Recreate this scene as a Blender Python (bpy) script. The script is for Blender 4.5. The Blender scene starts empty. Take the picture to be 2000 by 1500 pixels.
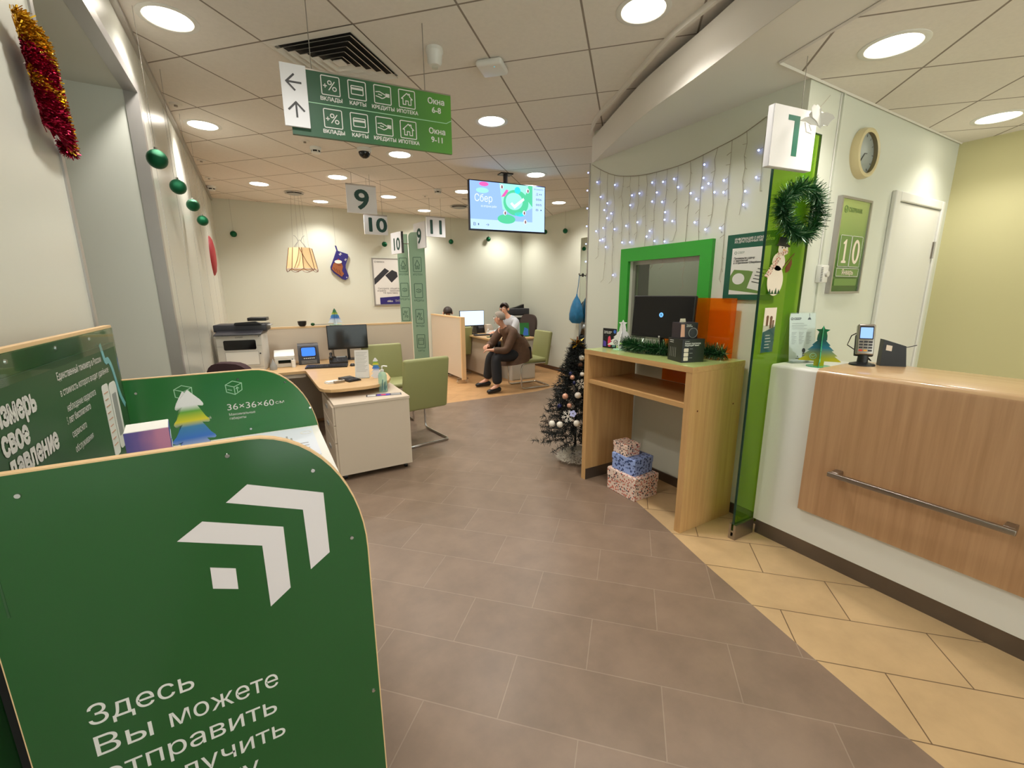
import bpy, bmesh, math, random
from mathutils import Vector, Matrix
rnd = random.Random(7)
S = bpy.context.scene
C = S.collection
PI = math.pi
RAD = math.radians
# ------------------------------------------------------------------ camera
FPX, PITCH, ROLL, YAW, CZ = 845.45, 0.211058, -0.006604, 0.520763, 1.56
_f = Vector((math.sin(YAW)*math.cos(PITCH), math.cos(YAW)*math.cos(PITCH), -math.sin(PITCH)))
_r = Vector((math.cos(YAW), -math.sin(YAW), 0)); _u = _r.cross(_f)
CR = math.cos(ROLL)*_r + math.sin(ROLL)*_u
CU = -math.sin(ROLL)*_r + math.cos(ROLL)*_u
CF = _f
cam = bpy.data.cameras.new('camera'); camo = bpy.data.objects.new('camera', cam); C.objects.link(camo)
cam.sensor_width = 36; cam.lens = FPX/2000*36; cam.clip_start = .05; cam.clip_end = 60
mw = Matrix((CR, CU, -CF)).transposed().to_4x4(); mw.translation = (0, 0, CZ)
camo.matrix_world = mw
S.camera = camo
# ------------------------------------------------------------------ world, exposure
S.view_settings.view_transform = 'Standard'; S.view_settings.look = 'None'
S.view_settings.exposure = 0.42; S.view_settings.gamma = 1.0; S.view_settings.use_curve_mapping = False
W = bpy.data.worlds.new('world'); S.world = W; W.use_nodes = True
W.node_tree.nodes['Background'].inputs[0].default_value = (.95, .95, 1.0, 1)
W.node_tree.nodes['Background'].inputs[1].default_value = 4.6
LAMP_W = 74.0          # watts of one downlight
LAMP_COL = (1.0, .955, .885)
LAMP_EMIT = 9.0
# ------------------------------------------------------------------ helpers
def P(u, v, X=None, Y=None, Z=None):
    """point on a wall, floor or shelf plane seen in the direction (u, v)"""
    d = CF + CR*((u-1000)/FPX) - CU*((v-750)/FPX)
    t = (X/d.x) if X is not None else (Y/d.y) if Y is not None else ((Z-CZ)/d.z)
    return Vector((0, 0, CZ)) + d*t
def lin(c):
    return tuple(((x/255)/12.92 if x/255 <= .04045 else ((x/255+.055)/1.055)**2.4) for x in c) + (1,)
def frame(o, x, y):
    x = Vector(x).normalized(); y = Vector(y); z = x.cross(y).normalized(); y = z.cross(x)
    m = Matrix((x, y, z)).transposed().to_4x4(); m.translation = o
    return m
def T(x, y, z, rz=0): return Matrix.Translation((x, y, z)) @ Matrix.Rotation(rz, 4, 'Z')
class MB:
    def __init__(s): s.bm = bmesh.new()
    def _add(s, vs, fs, M=None):
        b = [s.bm.verts.new((M @ Vector(v)) if M else v) for v in vs]
        for f in fs:
            try: s.bm.faces.new([b[i] for i in f])
            except ValueError: pass
        return s
    def box(s, x0, x1, y0, y1, z0, z1, M=None):
        v = [(x, y, z) for z in (z0, z1) for y in (y0, y1) for x in (x0, x1)]
        return s._add(v, [(0,2,3,1),(4,5,7,6),(0,1,5,4),(2,6,7,3),(0,4,6,2),(1,3,7,5)], M)
    def rbox(s, x0, x1, y0, y1, z0, z1, r=.01, M=None, seg=3):
        b = bmesh.new()
        v = [b.verts.new((x, y, z)) for z in (z0, z1) for y in (y0, y1) for x in (x0, x1)]
        for f in [(0,2,3,1),(4,5,7,6),(0,1,5,4),(2,6,7,3),(0,4,6,2),(1,3,7,5)]: b.faces.new([v[i] for i in f])
        bmesh.ops.bevel(b, geom=b.edges[:], offset=r, segments=seg, affect='EDGES', profile=.5, clamp_overlap=True)
        return s.merge(b, M)
    def merge(s, b, M=None):
        mp = {}
        for q in b.verts: mp[q] = s.bm.verts.new((M @ q.co) if M else q.co)
        for f in b.faces:
            try: s.bm.faces.new([mp[q] for q in f.verts])
            except ValueError: pass
        b.free(); return s
    def lathe(s, prof, M=None, seg=24):
        vs = []; fs = []; n = len(prof)
        for i in range(seg):
            a = 2*PI*i/seg
            for r, z in prof: vs.append((max(r,1e-5)*math.cos(a), max(r,1e-5)*math.sin(a), z))
        for i in range(seg):
            j = (i+1) % seg
            for k in range(n-1): fs.append((i*n+k, j*n+k, j*n+k+1, i*n+k+1))
        return s._add(vs, fs, M)
    def cyl(s, p0, p1, r0, r1=None, seg=14):
        p0 = Vector(p0); p1 = Vector(p1); d = p1-p0; r1 = r0 if r1 is None else r1
        q = d.to_track_quat('Z', 'Y').to_matrix().to_4x4(); q.translation = p0
        return s.lathe([(0,0),(r0,0),(r1,d.length),(0,d.length)], q, seg)
    def ball(s, c, r, seg=16, sc=(1,1,1)):
        n = max(6, seg//2)
        pr = [(r*math.sin(PI*i/n), -r*math.cos(PI*i/n)) for i in range(n+1)]
        return s.lathe(pr, Matrix.Translation(c) @ Matrix.Diagonal((*sc, 1)), seg)
    def prism(s, pts, M=None, d=.01, z0=0.0):
        n = len(pts)
        area = sum(pts[i][0]*pts[(i+1)%n][1]-pts[(i+1)%n][0]*pts[i][1] for i in range(n))
        if area < 0: pts = pts[::-1]
        v = [(x, y, z0) for x, y in pts] + [(x, y, z0+d) for x, y in pts]
        f = [tuple(range(n-1, -1, -1)), tuple(range(n, 2*n))] + [(i, (i+1)%n, n+(i+1)%n, n+i) for i in range(n)]
        return s._add(v, f, M)
    def tube(s, pts, r, seg=8, closed=False):
        pts = [Vector(p) for p in pts]; n = len(pts); vs = []; fs = []
        up = None
        for i, p in enumerate(pts):
            a = pts[(i-1) % n] if (closed or i > 0) else p
            b = pts[(i+1) % n] if (closed or i < n-1) else p
            t = (b-a).normalized()
            if up is None:
                up = Vector((0,0,1)) if abs(t.z) < .9 else Vector((1,0,0))
            x = up.cross(t)
            if x.length < 1e-6: x = Vector((1,0,0)).cross(t)
            x.normalize(); y = t.cross(x); up = y
            rr = r[i] if isinstance(r, (list, tuple)) else r
            for k in range(seg):
                c = 2*PI*k/seg; vs.append(p + (x*math.cos(c)+y*math.sin(c))*rr)
        for i in range(n if closed else n-1):
            j = (i+1) % n
            for k in range(seg): l = (k+1) % seg; fs.append((i*seg+k, i*seg+l, j*seg+l, j*seg+k))
        if not closed: fs += [tuple(range(seg-1,-1,-1)), tuple((n-1)*seg+k for k in range(seg))]
        return s._add(vs, fs)
    def ribbon(s, pl, w, M=None, d=.0008, closed=False):
        """flat stroke of width w along a 2d polyline"""
        pl = [Vector((*p, 0)) for p in pl]
        if closed: pl = pl + [pl[0]]
        for ks, (a, b) in enumerate(zip(pl, pl[1:])):
            t = (b-a)
            if t.length < 1e-7: continue
            t.normalize(); nrm = Vector((-t.y, t.x, 0))*w/2; e = t*w*.35
            q = [a-e-nrm, b+e-nrm, b+e+nrm, a-e+nrm]
            s.prism([(k.x, k.y) for k in q], M, d+.00012*(ks % 3))
        return s
    def build(s, name, m, parent=None, smooth=False, bevel=0.0, ang=35):
        if bevel: bmesh.ops.bevel(s.bm, geom=[e for e in s.bm.edges if len(e.link_faces) == 2 and e.calc_face_angle(0) > .6], offset=bevel, segments=2, affect='EDGES', clamp_overlap=True)
        bmesh.ops.recalc_face_normals(s.bm, faces=s.bm.faces[:])
        me = bpy.data.meshes.new(name); s.bm.to_mesh(me); s.bm.free()
        if smooth or bevel:
            for p in me.polygons: p.use_smooth = True
            me.set_sharp_from_angle(angle=RAD(ang))
        for q in (m if isinstance(m, (list, tuple)) else [m]): me.materials.append(q)
        o = bpy.data.objects.new(name, me); C.objects.link(o)
        if parent is not None: o.parent = parent
        return o
def tag(o, label=None, cat=None, group=None, kind=None):
    if label: o['label'] = label
    if cat: o['category'] = cat
    if group: o['group'] = group
    if kind: o['kind'] = kind
    return o
def thing(name, label, cat, loc=(0,0,0), rz=0, group=None):
    o = bpy.data.objects.new(name, None); C.objects.link(o); o.empty_display_size = .1
    o.location = loc; o.rotation_euler = (0, 0, rz)
    return tag(o, label, cat, group)
def copy_tree(o, parent=None):
    c = o.copy(); C.objects.link(c)
    if parent is not None: c.parent = parent
    for ch in list(o.children): copy_tree(ch, c)
    return c
def dup(o, loc, rz=None, label=None, group=None):
    c = copy_tree(o); c.location = loc
    if rz is not None: c.rotation_euler = (0, 0, rz)
    return tag(c, label, None, group)
def text(s, M, size, m, parent, name='lettering', align='LEFT', width=None, bold=0.0, ext=.0006, line=1.0, sx=1.0):
    """lettering as flat filled outlines; overlapping strokes of a glyph are filled one by one"""
    cu = bpy.data.curves.new('t', 'FONT'); cu.body = s; cu.size = size; cu.align_x = align
    cu.resolution_u = 4; cu.space_line = line; cu.fill_mode = 'NONE'
    o = bpy.data.objects.new('t', cu)
    me = bpy.data.meshes.new_from_object(o)
    bpy.data.objects.remove(o); bpy.data.curves.remove(cu)
    nb = {}
    for e in me.edges:
        a, b = e.vertices; nb.setdefault(a, []).append(b); nb.setdefault(b, []).append(a)
    loops, done = [], set()
    for a in sorted(nb):
        if a in done: continue
        lp = [a]; done.add(a); c = min(nb[a], key=lambda q: (q-a) % 100000 if q > a else 10**6)
        while c not in done:
            lp.append(c); done.add(c); nx = [q for q in nb[c] if q not in done]
            if not nx: break
            c = nx[0]
        if len(lp) > 2: loops.append([me.vertices[k].co.copy() for k in lp])
    bpy.data.meshes.remove(me)
    for l in loops:                    # a bowl that starts inside its own stem: move it to the stem's edge
        n = len(l)
        for k in range(n):
            a, b = l[k], l[(k+1) % n]
            if abs(a.x-b.x) > .004*size or abs(a.y-b.y) > .2*size: continue
            for q in range(n):
                c, d = l[q], l[(q+1) % n]
                if q in (k, (k+1) % n, (k-1) % n) or abs(c.x-d.x) > .004*size: continue
                if 0 < c.x-a.x < .04*size and min(c.y,d.y) < min(a.y,b.y) and max(c.y,d.y) > max(a.y,b.y) and l[k-1].x > c.x and l[(k+2) % n].x > c.x:
                    a.x = b.x = c.x+.004*size
    def area(l): return sum(l[k].x*l[(k+1) % len(l)].y-l[(k+1) % len(l)].x*l[k].y for k in range(len(l)))/2
    def inside(p, l):
        r = False
        for k in range(len(l)):
            a, b = l[k], l[k-1]
            if (a.y > p.y) != (b.y > p.y) and p.x < (b.x-a.x)*(p.y-a.y)/(b.y-a.y)+a.x: r = not r
        return r
    from mathutils.geometry import tessellate_polygon
    ar = [area(l) for l in loops]
    big = max(range(len(loops)), key=lambda k: abs(ar[k])); sg = 1 if ar[big] > 0 else -1
    outer = [k for k in range(len(loops)) if ar[k]*sg > 0]; hole = [k for k in range(len(loops)) if ar[k]*sg < 0]
    own = {}
    for k in hole:
        c = [q for q in outer if inside(loops[k][0], loops[q])]
        if c: own.setdefault(min(c, key=lambda q: abs(ar[q])), []).append(loops[k])
    vs, fs = [], []
    for k in outer:
        pl = [loops[k]]+own.get(k, []); n0 = len(vs); flatv = [v for l in pl for v in l]
        vs += [(v.x, v.y, ext) for v in flatv]
        for t3 in tessellate_polygon(pl):
            a, b, c = (flatv[q] for q in t3)
            t3 = t3 if (b.x-a.x)*(c.y-a.y)-(c.x-a.x)*(b.y-a.y) > 0 else t3[::-1]
            fs.append(tuple(n0+q for q in t3))
    if bold:                           # heavier weight: a thin band along every outline, stepped so that no two faces coincide
        for l in loops:
            for q in range(len(l)):
                a, b = Vector(l[q]), Vector(l[(q+1) % len(l)]); dv = (b-a)
                if dv.length < 1e-7: continue
                dv.normalize(); nv = Vector((-dv.y, dv.x, 0))*bold; e = dv*bold*.4; n0 = len(vs); z = ext+.00015*(1+q % 4)
                vs += [(p.x, p.y, z) for p in (a-e-nv, b+e-nv, b+e+nv, a-e+nv)]; fs.append((n0, n0+1, n0+2, n0+3))
    xs = [v[0] for v in vs]
    k = (width/(max(xs)-min(xs))) if width else sx
    off = -min(xs) if align == 'LEFT' else 0
    me = bpy.data.meshes.new(name); me.from_pydata(vs, [], fs)
    me.transform(M @ Matrix.Diagonal((k, 1, 1, 1)) @ Matrix.Translation((off, 0, 0)))
    me.materials.append(m)
    t = bpy.data.objects.new(name, me); C.objects.link(t)
    if parent is not None: t.parent = parent
    return t
def circ(cx, cy, rx, ry=None, n=20, a0=0, a1=2*PI):
    ry = rx if ry is None else ry
    full = abs(a1-a0-2*PI) < 1e-6
    return [(cx+rx*math.cos(a0+(a1-a0)*i/(n if full else n-1)), cy+ry*math.sin(a0+(a1-a0)*i/(n if full else n-1))) for i in range(n)]
def rrect(x0, x1, y0, y1, r, n=5):
    o = []
    for cx, cy, a in ((x1-r, y1-r, 0), (x0+r, y1-r, PI/2), (x0+r, y0+r, PI), (x1-r, y0+r, 1.5*PI)):
        o += [(cx+r*math.cos(a+PI/2*i/n), cy+r*math.sin(a+PI/2*i/n)) for i in range(n+1)]
    return o
def flat(pts, M, m, parent, name, d=.001, z0=0.0):
    return MB().prism(pts, M, d, z0).build(name, m, parent)
def strokes(lines, w, M, m, parent, name, d=.0008):
    b = MB()
    for l in lines:
        cl = isinstance(l, tuple)
        b.ribbon(list(l), w, M, d, closed=cl)
    return b.build(name, m, parent)
# ------------------------------------------------------------------ materials
def newmat(name):
    m = bpy.data.materials.new(name); m.use_nodes = True
    return m, m.node_tree, m.node_tree.nodes['Principled BSDF']
def pm(name, col, rough=.5, metal=0.0, spec=.5, emit=None, es=0.0, noise=0.0, nscale=8.0, bump=0.0, bscale=200.0, coat=0.0):
    m, nt, b = newmat(name); N = nt.nodes; L = nt.links
    b.inputs['Base Color'].default_value = lin(col); b.inputs['Roughness'].default_value = rough
    b.inputs['Metallic'].default_value = metal; b.inputs['Specular IOR Level'].default_value = spec
    b.inputs['Coat Weight'].default_value = coat
    if emit: b.inputs['Emission Color'].default_value = lin(emit); b.inputs['Emission Strength'].default_value = es
    if noise or bump:
        tc = N.new('ShaderNodeTexCoord')
    if noise:
        n = N.new('ShaderNodeTexNoise'); n.inputs['Scale'].default_value = nscale; n.inputs['Detail'].default_value = 4
        L.new(tc.outputs['Object'], n.inputs['Vector'])
        r = N.new('ShaderNodeValToRGB'); c = lin(col)
        r.color_ramp.elements[0].position = .3; r.color_ramp.elements[1].position = .7
        r.color_ramp.elements[0].color = tuple(x*(1-noise) for x in c[:3])+(1,)
        r.color_ramp.elements[1].color = tuple(min(1, x*(1+noise)) for x in c[:3])+(1,)
        L.new(n.outputs['Fac'], r.inputs['Fac']); L.new(r.outputs['Color'], b.inputs['Base Color'])
    if bump:
        n2 = N.new('ShaderNodeTexNoise'); n2.inputs['Scale'].default_value = bscale
        L.new(tc.outputs['Object'], n2.inputs['Vector'])
        bp = N.new('ShaderNodeBump'); bp.inputs['Strength'].default_value = bump; bp.inputs['Distance'].default_value = .002
        L.new(n2.outputs['Fac'], bp.inputs['Height']); L.new(bp.outputs['Normal'], b.inputs['Normal'])
    return m
def emis(name, col, s):
    m, nt, b = newmat(name); N = nt.nodes
    e = N.new('ShaderNodeEmission'); e.inputs[0].default_value = lin(col); e.inputs[1].default_value = s
    nt.links.new(e.outputs[0], N['Material Output'].inputs[0]); N.remove(b)
    return m
def clear(name, tint, gloss=.08, rough=.02, diffuse=0.0, dcol=None):
    """thin tinted glass or acrylic: coloured transmission, a Fresnel reflection, some body colour"""
    m, nt, b = newmat(name); N = nt.nodes; L = nt.links; N.remove(b)
    t = N.new('ShaderNodeBsdfTransparent'); t.inputs[0].default_value = lin(tint)
    g = N.new('ShaderNodeBsdfGlossy'); g.inputs['Roughness'].default_value = rough; g.inputs[0].default_value = (1,1,1,1)
    lw = N.new('ShaderNodeLayerWeight'); lw.inputs[0].default_value = .5
    pw = N.new('ShaderNodeMath'); pw.operation = 'POWER'; pw.inputs[1].default_value = 5.0; L.new(lw.outputs['Facing'], pw.inputs[0])
    ma = N.new('ShaderNodeMath'); ma.operation = 'MULTIPLY_ADD'; ma.inputs[1].default_value = .3; ma.inputs[2].default_value = gloss*.4; L.new(pw.outputs[0], ma.inputs[0])
    mx = N.new('ShaderNodeMixShader'); L.new(ma.outputs[0], mx.inputs[0])
    src = t.outputs[0]
    if diffuse:
        df = N.new('ShaderNodeBsdfDiffuse'); df.inputs[0].default_value = lin(dcol or tint)
        tl = N.new('ShaderNodeBsdfTranslucent'); tl.inputs[0].default_value = lin(dcol or tint)
        m0 = N.new('ShaderNodeMixShader'); m0.inputs[0].default_value = .5
        L.new(df.outputs[0], m0.inputs[1]); L.new(tl.outputs[0], m0.inputs[2])
        m2 = N.new('ShaderNodeMixShader'); m2.inputs[0].default_value = diffuse
        L.new(src, m2.inputs[1]); L.new(m0.outputs[0], m2.inputs[2]); src = m2.outputs[0]
    L.new(src, mx.inputs[1]); L.new(g.outputs[0], mx.inputs[2])
    L.new(mx.outputs[0], N['Material Output'].inputs[0])
    return m
def wood(name, c1, c2, axis='Z', rough=.4, sc=1.0, coat=.1):
    m, nt, b = newmat(name); N = nt.nodes; L = nt.links
    tc = N.new('ShaderNodeTexCoord'); mp = N.new('ShaderNodeMapping')
    s = {'X': (1.2, 34, 34), 'Y': (34, 1.2, 34), 'Z': (34, 34, 1.2)}[axis]
    mp.inputs['Scale'].default_value = tuple(x*sc for x in s)
    n = N.new('ShaderNodeTexNoise'); n.inputs['Scale'].default_value = 1.0; n.inputs['Detail'].default_value = 5; n.inputs['Roughness'].default_value = .65
    L.new(tc.outputs['Object'], mp.inputs[0]); L.new(mp.outputs[0], n.inputs['Vector'])
    r = N.new('ShaderNodeValToRGB'); r.color_ramp.elements[0].color = lin(c1); r.color_ramp.elements[1].color = lin(c2)
    r.color_ramp.elements[0].position = .32; r.color_ramp.elements[1].position = .68
    L.new(n.outputs['Fac'], r.inputs[0]); L.new(r.outputs[0], b.inputs['Base Color'])
    b.inputs['Roughness'].default_value = rough; b.inputs['Coat Weight'].default_value = coat
    return m
def tiles(name, c1, c2, mortar, off, wd, ht, offset, msize, rough=.45, nz=.12, nscale=6.0, bumpd=.0015, spec=.5):
    m, nt, b = newmat(name); N = nt.nodes; L = nt.links
    tc = N.new('ShaderNodeTexCoord'); mp = N.new('ShaderNodeMapping')
    mp.inputs['Rotation'].default_value = (0, 0, PI/4); mp.inputs['Location'].default_value = (*off, 0)
    L.new(tc.outputs['Object'], mp.inputs[0])
    k = N.new('ShaderNodeTexBrick'); k.offset = offset; k.offset_frequency = 2
    k.inputs['Scale'].default_value = 1; k.inputs['Brick Width'].default_value = wd; k.inputs['Row Height'].default_value = ht
    k.inputs['Mortar Size'].default_value = msize; k.inputs['Mortar Smooth'].default_value = .1; k.inputs['Bias'].default_value = 0
    k.inputs['Color1'].default_value = lin(c1); k.inputs['Color2'].default_value = lin(c2); k.inputs['Mortar'].default_value = lin(mortar)
    L.new(mp.outputs[0], k.inputs['Vector'])
    n = N.new('ShaderNodeTexNoise'); n.inputs['Scale'].default_value = nscale; n.inputs['Detail'].default_value = 8; n.inputs['Roughness'].default_value = .6
    L.new(tc.outputs['Object'], n.inputs['Vector'])
    r = N.new('ShaderNodeValToRGB'); r.color_ramp.elements[0].color = (1-nz,)*3+(1,); r.color_ramp.elements[1].color = (1+nz*.4,)*3+(1,)
    r.color_ramp.elements[0].position = .35; r.color_ramp.elements[1].position = .65
    L.new(n.outputs['Fac'], r.inputs[0])
    mu = N.new('ShaderNodeMix'); mu.data_type = 'RGBA'; mu.blend_type = 'MULTIPLY'; mu.inputs[0].default_value = 1
    L.new(k.outputs['Color'], mu.inputs[6]); L.new(r.outputs[0], mu.inputs[7]); L.new(mu.outputs[2], b.inputs['Base Color'])
    b.inputs['Roughness'].default_value = rough; b.inputs['Specular IOR Level'].default_value = spec
    bp = N.new('ShaderNodeBump'); bp.invert = True; bp.inputs['Distance'].default_value = bumpd; bp.inputs['Strength'].default_value = .6
    L.new(k.outputs['Fac'], bp.inputs['Height']); L.new(bp.outputs[0], b.inputs['Normal'])
    return m
def grad(name, stops, axis=2, rough=.4, noise=0.0, M=None):
    """colour ramp along one generated axis (printed gradients)"""
    m, nt, b = newmat(name); N = nt.nodes; L = nt.links
    tc = N.new('ShaderNodeTexCoord'); sp = N.new('ShaderNodeSeparateXYZ'); L.new(tc.outputs['Generated'], sp.inputs[0])
    r = N.new('ShaderNodeValToRGB'); e = r.color_ramp.elements
    while len(e) < len(stops): e.new(.5)
    for q, (p, c) in zip(e, stops): q.position = p; q.color = lin(c)
    if noise:
        n = N.new('ShaderNodeTexNoise'); n.inputs['Scale'].default_value = 3; L.new(tc.outputs['Generated'], n.inputs['Vector'])
        ad = N.new('ShaderNodeMath'); ad.operation = 'MULTIPLY_ADD'; ad.inputs[1].default_value = noise
        L.new(n.outputs['Fac'], ad.inputs[0]); L.new(sp.outputs[axis], ad.inputs[2]); L.new(ad.outputs[0], r.inputs[0])
    else: L.new(sp.outputs[axis], r.inputs[0])
    L.new(r.outputs[0], b.inputs['Base Color']); b.inputs['Roughness'].default_value = rough
    return m
def spots(name, base, cols, scale=60, rough=.6):
    m, nt, b = newmat(name); N = nt.nodes; L = nt.links
    tc = N.new('ShaderNodeTexCoord')
    v = N.new('ShaderNodeTexVoronoi'); v.inputs['Scale'].default_value = scale; L.new(tc.outputs['Object'], v.inputs['Vector'])
    r = N.new('ShaderNodeValToRGB'); r.color_ramp.interpolation = 'CONSTANT'
    e = r.color_ramp.elements
    while len(e) < len(cols): e.new(.5)
    for i, c in enumerate(cols): e[i].position = i/len(cols); e[i].color = lin(c)
    sp = N.new('ShaderNodeSeparateColor'); L.new(v.outputs['Color'], sp.inputs[0]); L.new(sp.outputs[0], r.inputs[0])
    lt = N.new('ShaderNodeMath'); lt.operation = 'LESS_THAN'; lt.inputs[1].default_value = .42; L.new(v.outputs['Distance'], lt.inputs[0])
    mx = N.new('ShaderNodeMix'); mx.data_type = 'RGBA'; L.new(lt.outputs[0], mx.inputs[0]); mx.inputs[6].default_value = lin(base)
    L.new(r.outputs[0], mx.inputs[7]); L.new(mx.outputs[2], b.inputs['Base Color']); b.inputs['Roughness'].default_value = rough
    return m
M = {}
M['wall'] = pm('wall paint', (212,214,200), .6, spec=.3, bump=.05, bscale=300)
M['wall_gloss'] = pm('laminate wall panel', (206,207,197), .28, spec=.5)
M['wall_yellow'] = pm('cream wall paint', (204,198,152), .6, spec=.3)
M['white'] = pm('white lacquer', (222,221,215), .35)
M['whitematte'] = pm('white paper', (236,234,228), .7)
M['offwhite'] = pm('beige laminate', (208,192,172), .45)
M['gyps'] = pm('gypsum board paint', (224,220,212), .7, spec=.25)
M['trimgrey'] = pm('aluminium trim', (176,172,168), .35, metal=.6)
M['steel'] = pm('brushed steel', (165,158,150), .32, metal=1.0)
M['steeldark'] = pm('brushed dark steel', (120,112,106), .38, metal=.9, noise=.12, nscale=3)
M['chrome'] = pm('chrome', (215,215,215), .12, metal=1.0)
M['black'] = pm('black plastic', (22,22,24), .4)
M['blackgloss'] = pm('black screen', (10,10,12), .12)
M['dark'] = pm('dark grey plastic', (48,48,54), .45)
M['grey'] = pm('grey plastic', (150,150,148), .45)
M['ltgrey'] = pm('light grey plastic', (205,202,194), .45)
M['floor'] = tiles('brown floor tiles', (135,114,97), (128,108,91), (150,131,114), (.106,-.055), .6, .3, .5, .0024, rough=.36, nz=.14)
M['floorb'] = tiles('beige floor tiles', (196,166,124), (190,160,118), (112,88,62), (.106,-.055), .6, .3, .5, .0026, rough=.4, nz=.1)
M['floorw'] = tiles('ochre floor tiles', (196,152,104), (188,144,96), (160,118,76), (.106,-.055), .6, .3, .5, .002, rough=.4, nz=.12)
M['ceil'] = tiles('mineral ceiling tiles', (228,222,214), (228,222,214), (148,138,128), (.311,.038), .6, .6, 0.0, .006, rough=.9, nz=.03, nscale=40, bumpd=.004, spec=.1)
M['ceil2'] = tiles('mineral ceiling tiles right', (228,222,214), (228,222,214), (148,138,128), (-.225+.6,-.055+.6), .6, .6, 0.0, .006, rough=.9, nz=.03, nscale=40, bumpd=.004, spec=.1)
M['oak'] = wood('pale oak laminate', (190,146,94), (208,166,112), 'Z')
M['oakh'] = wood('pale oak laminate across', (190,146,94), (208,166,112), 'Y')
M['oakx'] = wood('pale oak laminate along', (196,158,108), (212,176,126), 'X')
M['counter'] = wood('zebrano laminate', (170,130,94), (190,150,112), 'Z', rough=.35, coat=.3)
M['countertop'] = wood('zebrano laminate top', (186,152,112), (198,164,124), 'Y', rough=.25, coat=.4)
M['edge'] = pm('beech edge band', (226,190,142), .5)
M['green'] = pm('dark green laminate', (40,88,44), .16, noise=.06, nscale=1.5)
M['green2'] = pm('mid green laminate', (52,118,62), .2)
M['greendisp'] = pm('green display film', (44,82,46), .5)
M['greentxt'] = pm('light print', (222,220,216), .5)
M['logo'] = pm('white film', (222,214,216), .45)
M['mint'] = pm('pale mint print', (168,214,178), .5)
M['turq'] = pm('turquoise print', (110,170,176), .5)
M['chairgreen'] = pm('olive green leatherette', (146,148,96), .5, bump=.15, bscale=400)
M['maroon'] = pm('dark maroon fabric', (62,38,42), .85, bump=.3, bscale=500)
M['brownfab'] = pm('dark brown fabric', (66,52,46), .85, bump=.3, bscale=500)
M['limetop'] = pm('lime worktop laminate', (176,190,120), .15)
M['limeframe'] = pm('bright green paint', (52,158,52), .35)
M['glassgreen'] = clear('green tinted glass', (206,230,136), rough=.02, diffuse=.14, dcol=(140,196,70))
M['glassedge'] = pm('glass edge', (10,52,40), .15)
M['amber'] = clear('amber acrylic', (255,200,112), diffuse=.3, dcol=(255,150,24))
M['acryl'] = clear('clear acrylic', (244,248,246), rough=.03)
M['frost'] = clear('frosted pylon glass', (196,214,198), diffuse=.8, dcol=(172,196,176), rough=.1)
M['pane'] = clear('window glass', (210,214,208))
M['mirror'] = pm('mirror', (225,232,226), .02, metal=1.0)
M['digit'] = pm('dark green digit', (16,66,58), .5)
M['sign'] = pm('white sign film', (224,224,228), .45)
M['signlit'] = pm('lit white sign face', (238,234,232), .4, emit=(255,245,238), es=.12)
M['digit1'] = pm('green digit', (36,118,92), .5)
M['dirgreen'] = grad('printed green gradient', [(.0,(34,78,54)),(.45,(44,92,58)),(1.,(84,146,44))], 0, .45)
M['diff'] = emis('lamp diffuser', (255,246,230), LAMP_EMIT)
M['reflector'] = pm('lamp reflector', (220,215,205), .15, metal=1.0)
M['blueled'] = emis('bluish led', (130,150,255), 7)
M['tvblue'] = emis('screen blue', (150,186,255), 1.0)
M['tvlight'] = emis('screen light blue', (184,216,255), 1.05)
M['tvgreen'] = emis('screen green', (90,206,156), .95)
M['tvmint'] = emis('screen mint', (160,228,216), 1.0)
M['tvcyan'] = emis('screen cyan', (60,214,236), 1.0)
M['tvpink'] = emis('screen pink', (240,100,180), 1.0)
M['tvwhite'] = emis('screen white', (228,240,255), 1.0)
M['tvdark'] = emis('screen dark', (84,100,140), .8)
M['scrwhite'] = emis('monitor white', (206,228,255), 1.15)
M['scrblue'] = emis('detector blue', (70,130,255), 1.1)
M['scrterm'] = emis('terminal blue', (150,190,255), 1.05)
M['logoblue'] = emis('monitor logo', (120,190,255), 1.0)
M['bauble'] = pm('green glitter bauble', (8,92,58), .3, metal=.6, bump=.6, bscale=900)
M['red'] = pm('red felt', (150,22,34), .6)
M['tinselred'] = pm('red tinsel', (150,16,50), .25, metal=.85)
M['tinselgold'] = pm('gold tinsel', (214,168,50), .22, metal=.95)
M['tinselgreen'] = pm('green tinsel', (26,78,38), .35, metal=.35)
M['tinselglint'] = pm('painted tinsel glints', (190,225,190), .2, metal=.8)  # pale strips standing in for glints on the green foil
M['needles'] = pm('black green fir needles', (24,30,28), .7)
M['snow'] = pm('fluffy white pile', (235,228,216), .9)
M['bwhite'] = pm('pearl white bauble', (236,230,218), .3)
M['bpink'] = pm('rose gold bauble', (214,160,136), .3, metal=.3)
M['bnavy'] = pm('navy bauble', (26,30,74), .25, metal=.3)
M['bbrown'] = pm('copper bauble', (120,84,66), .3, metal=.4)
M['glitterblue'] = pm('pale lilac glitter', (190,190,235), .3, metal=.2)
M['shade'] = pm('parchment lampshade', (242,212,160), .7, emit=(255,214,150), es=.03)  # weak glow put into the colour; no bulb inside the shade
M['bead'] = pm('dark copper wire', (120,60,40), .4, metal=.5)
M['wire'] = pm('thin steel wire', (150,146,138), .4, metal=.6)
M['cable'] = pm('clear white cable', (150,140,120), .5)
M['blackcable'] = pm('black cable', (16,14,14), .5)
M['navy'] = pm('navy felt', (42,36,112), .8)
M['skin'] = pm('skin', (214,160,134), .55, noise=.06, nscale=20)
M['skin2'] = pm('skin fair', (222,168,140), .55)
M['hairgrey'] = pm('grey hair', (150,138,126), .7, bump=.6, bscale=160)
M['hairdark'] = pm('dark brown hair', (42,28,24), .5, bump=.6, bscale=160)
M['jacket'] = pm('brown jacket cloth', (92,66,48), .75, noise=.2, nscale=14, bump=.5, bscale=60)
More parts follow.
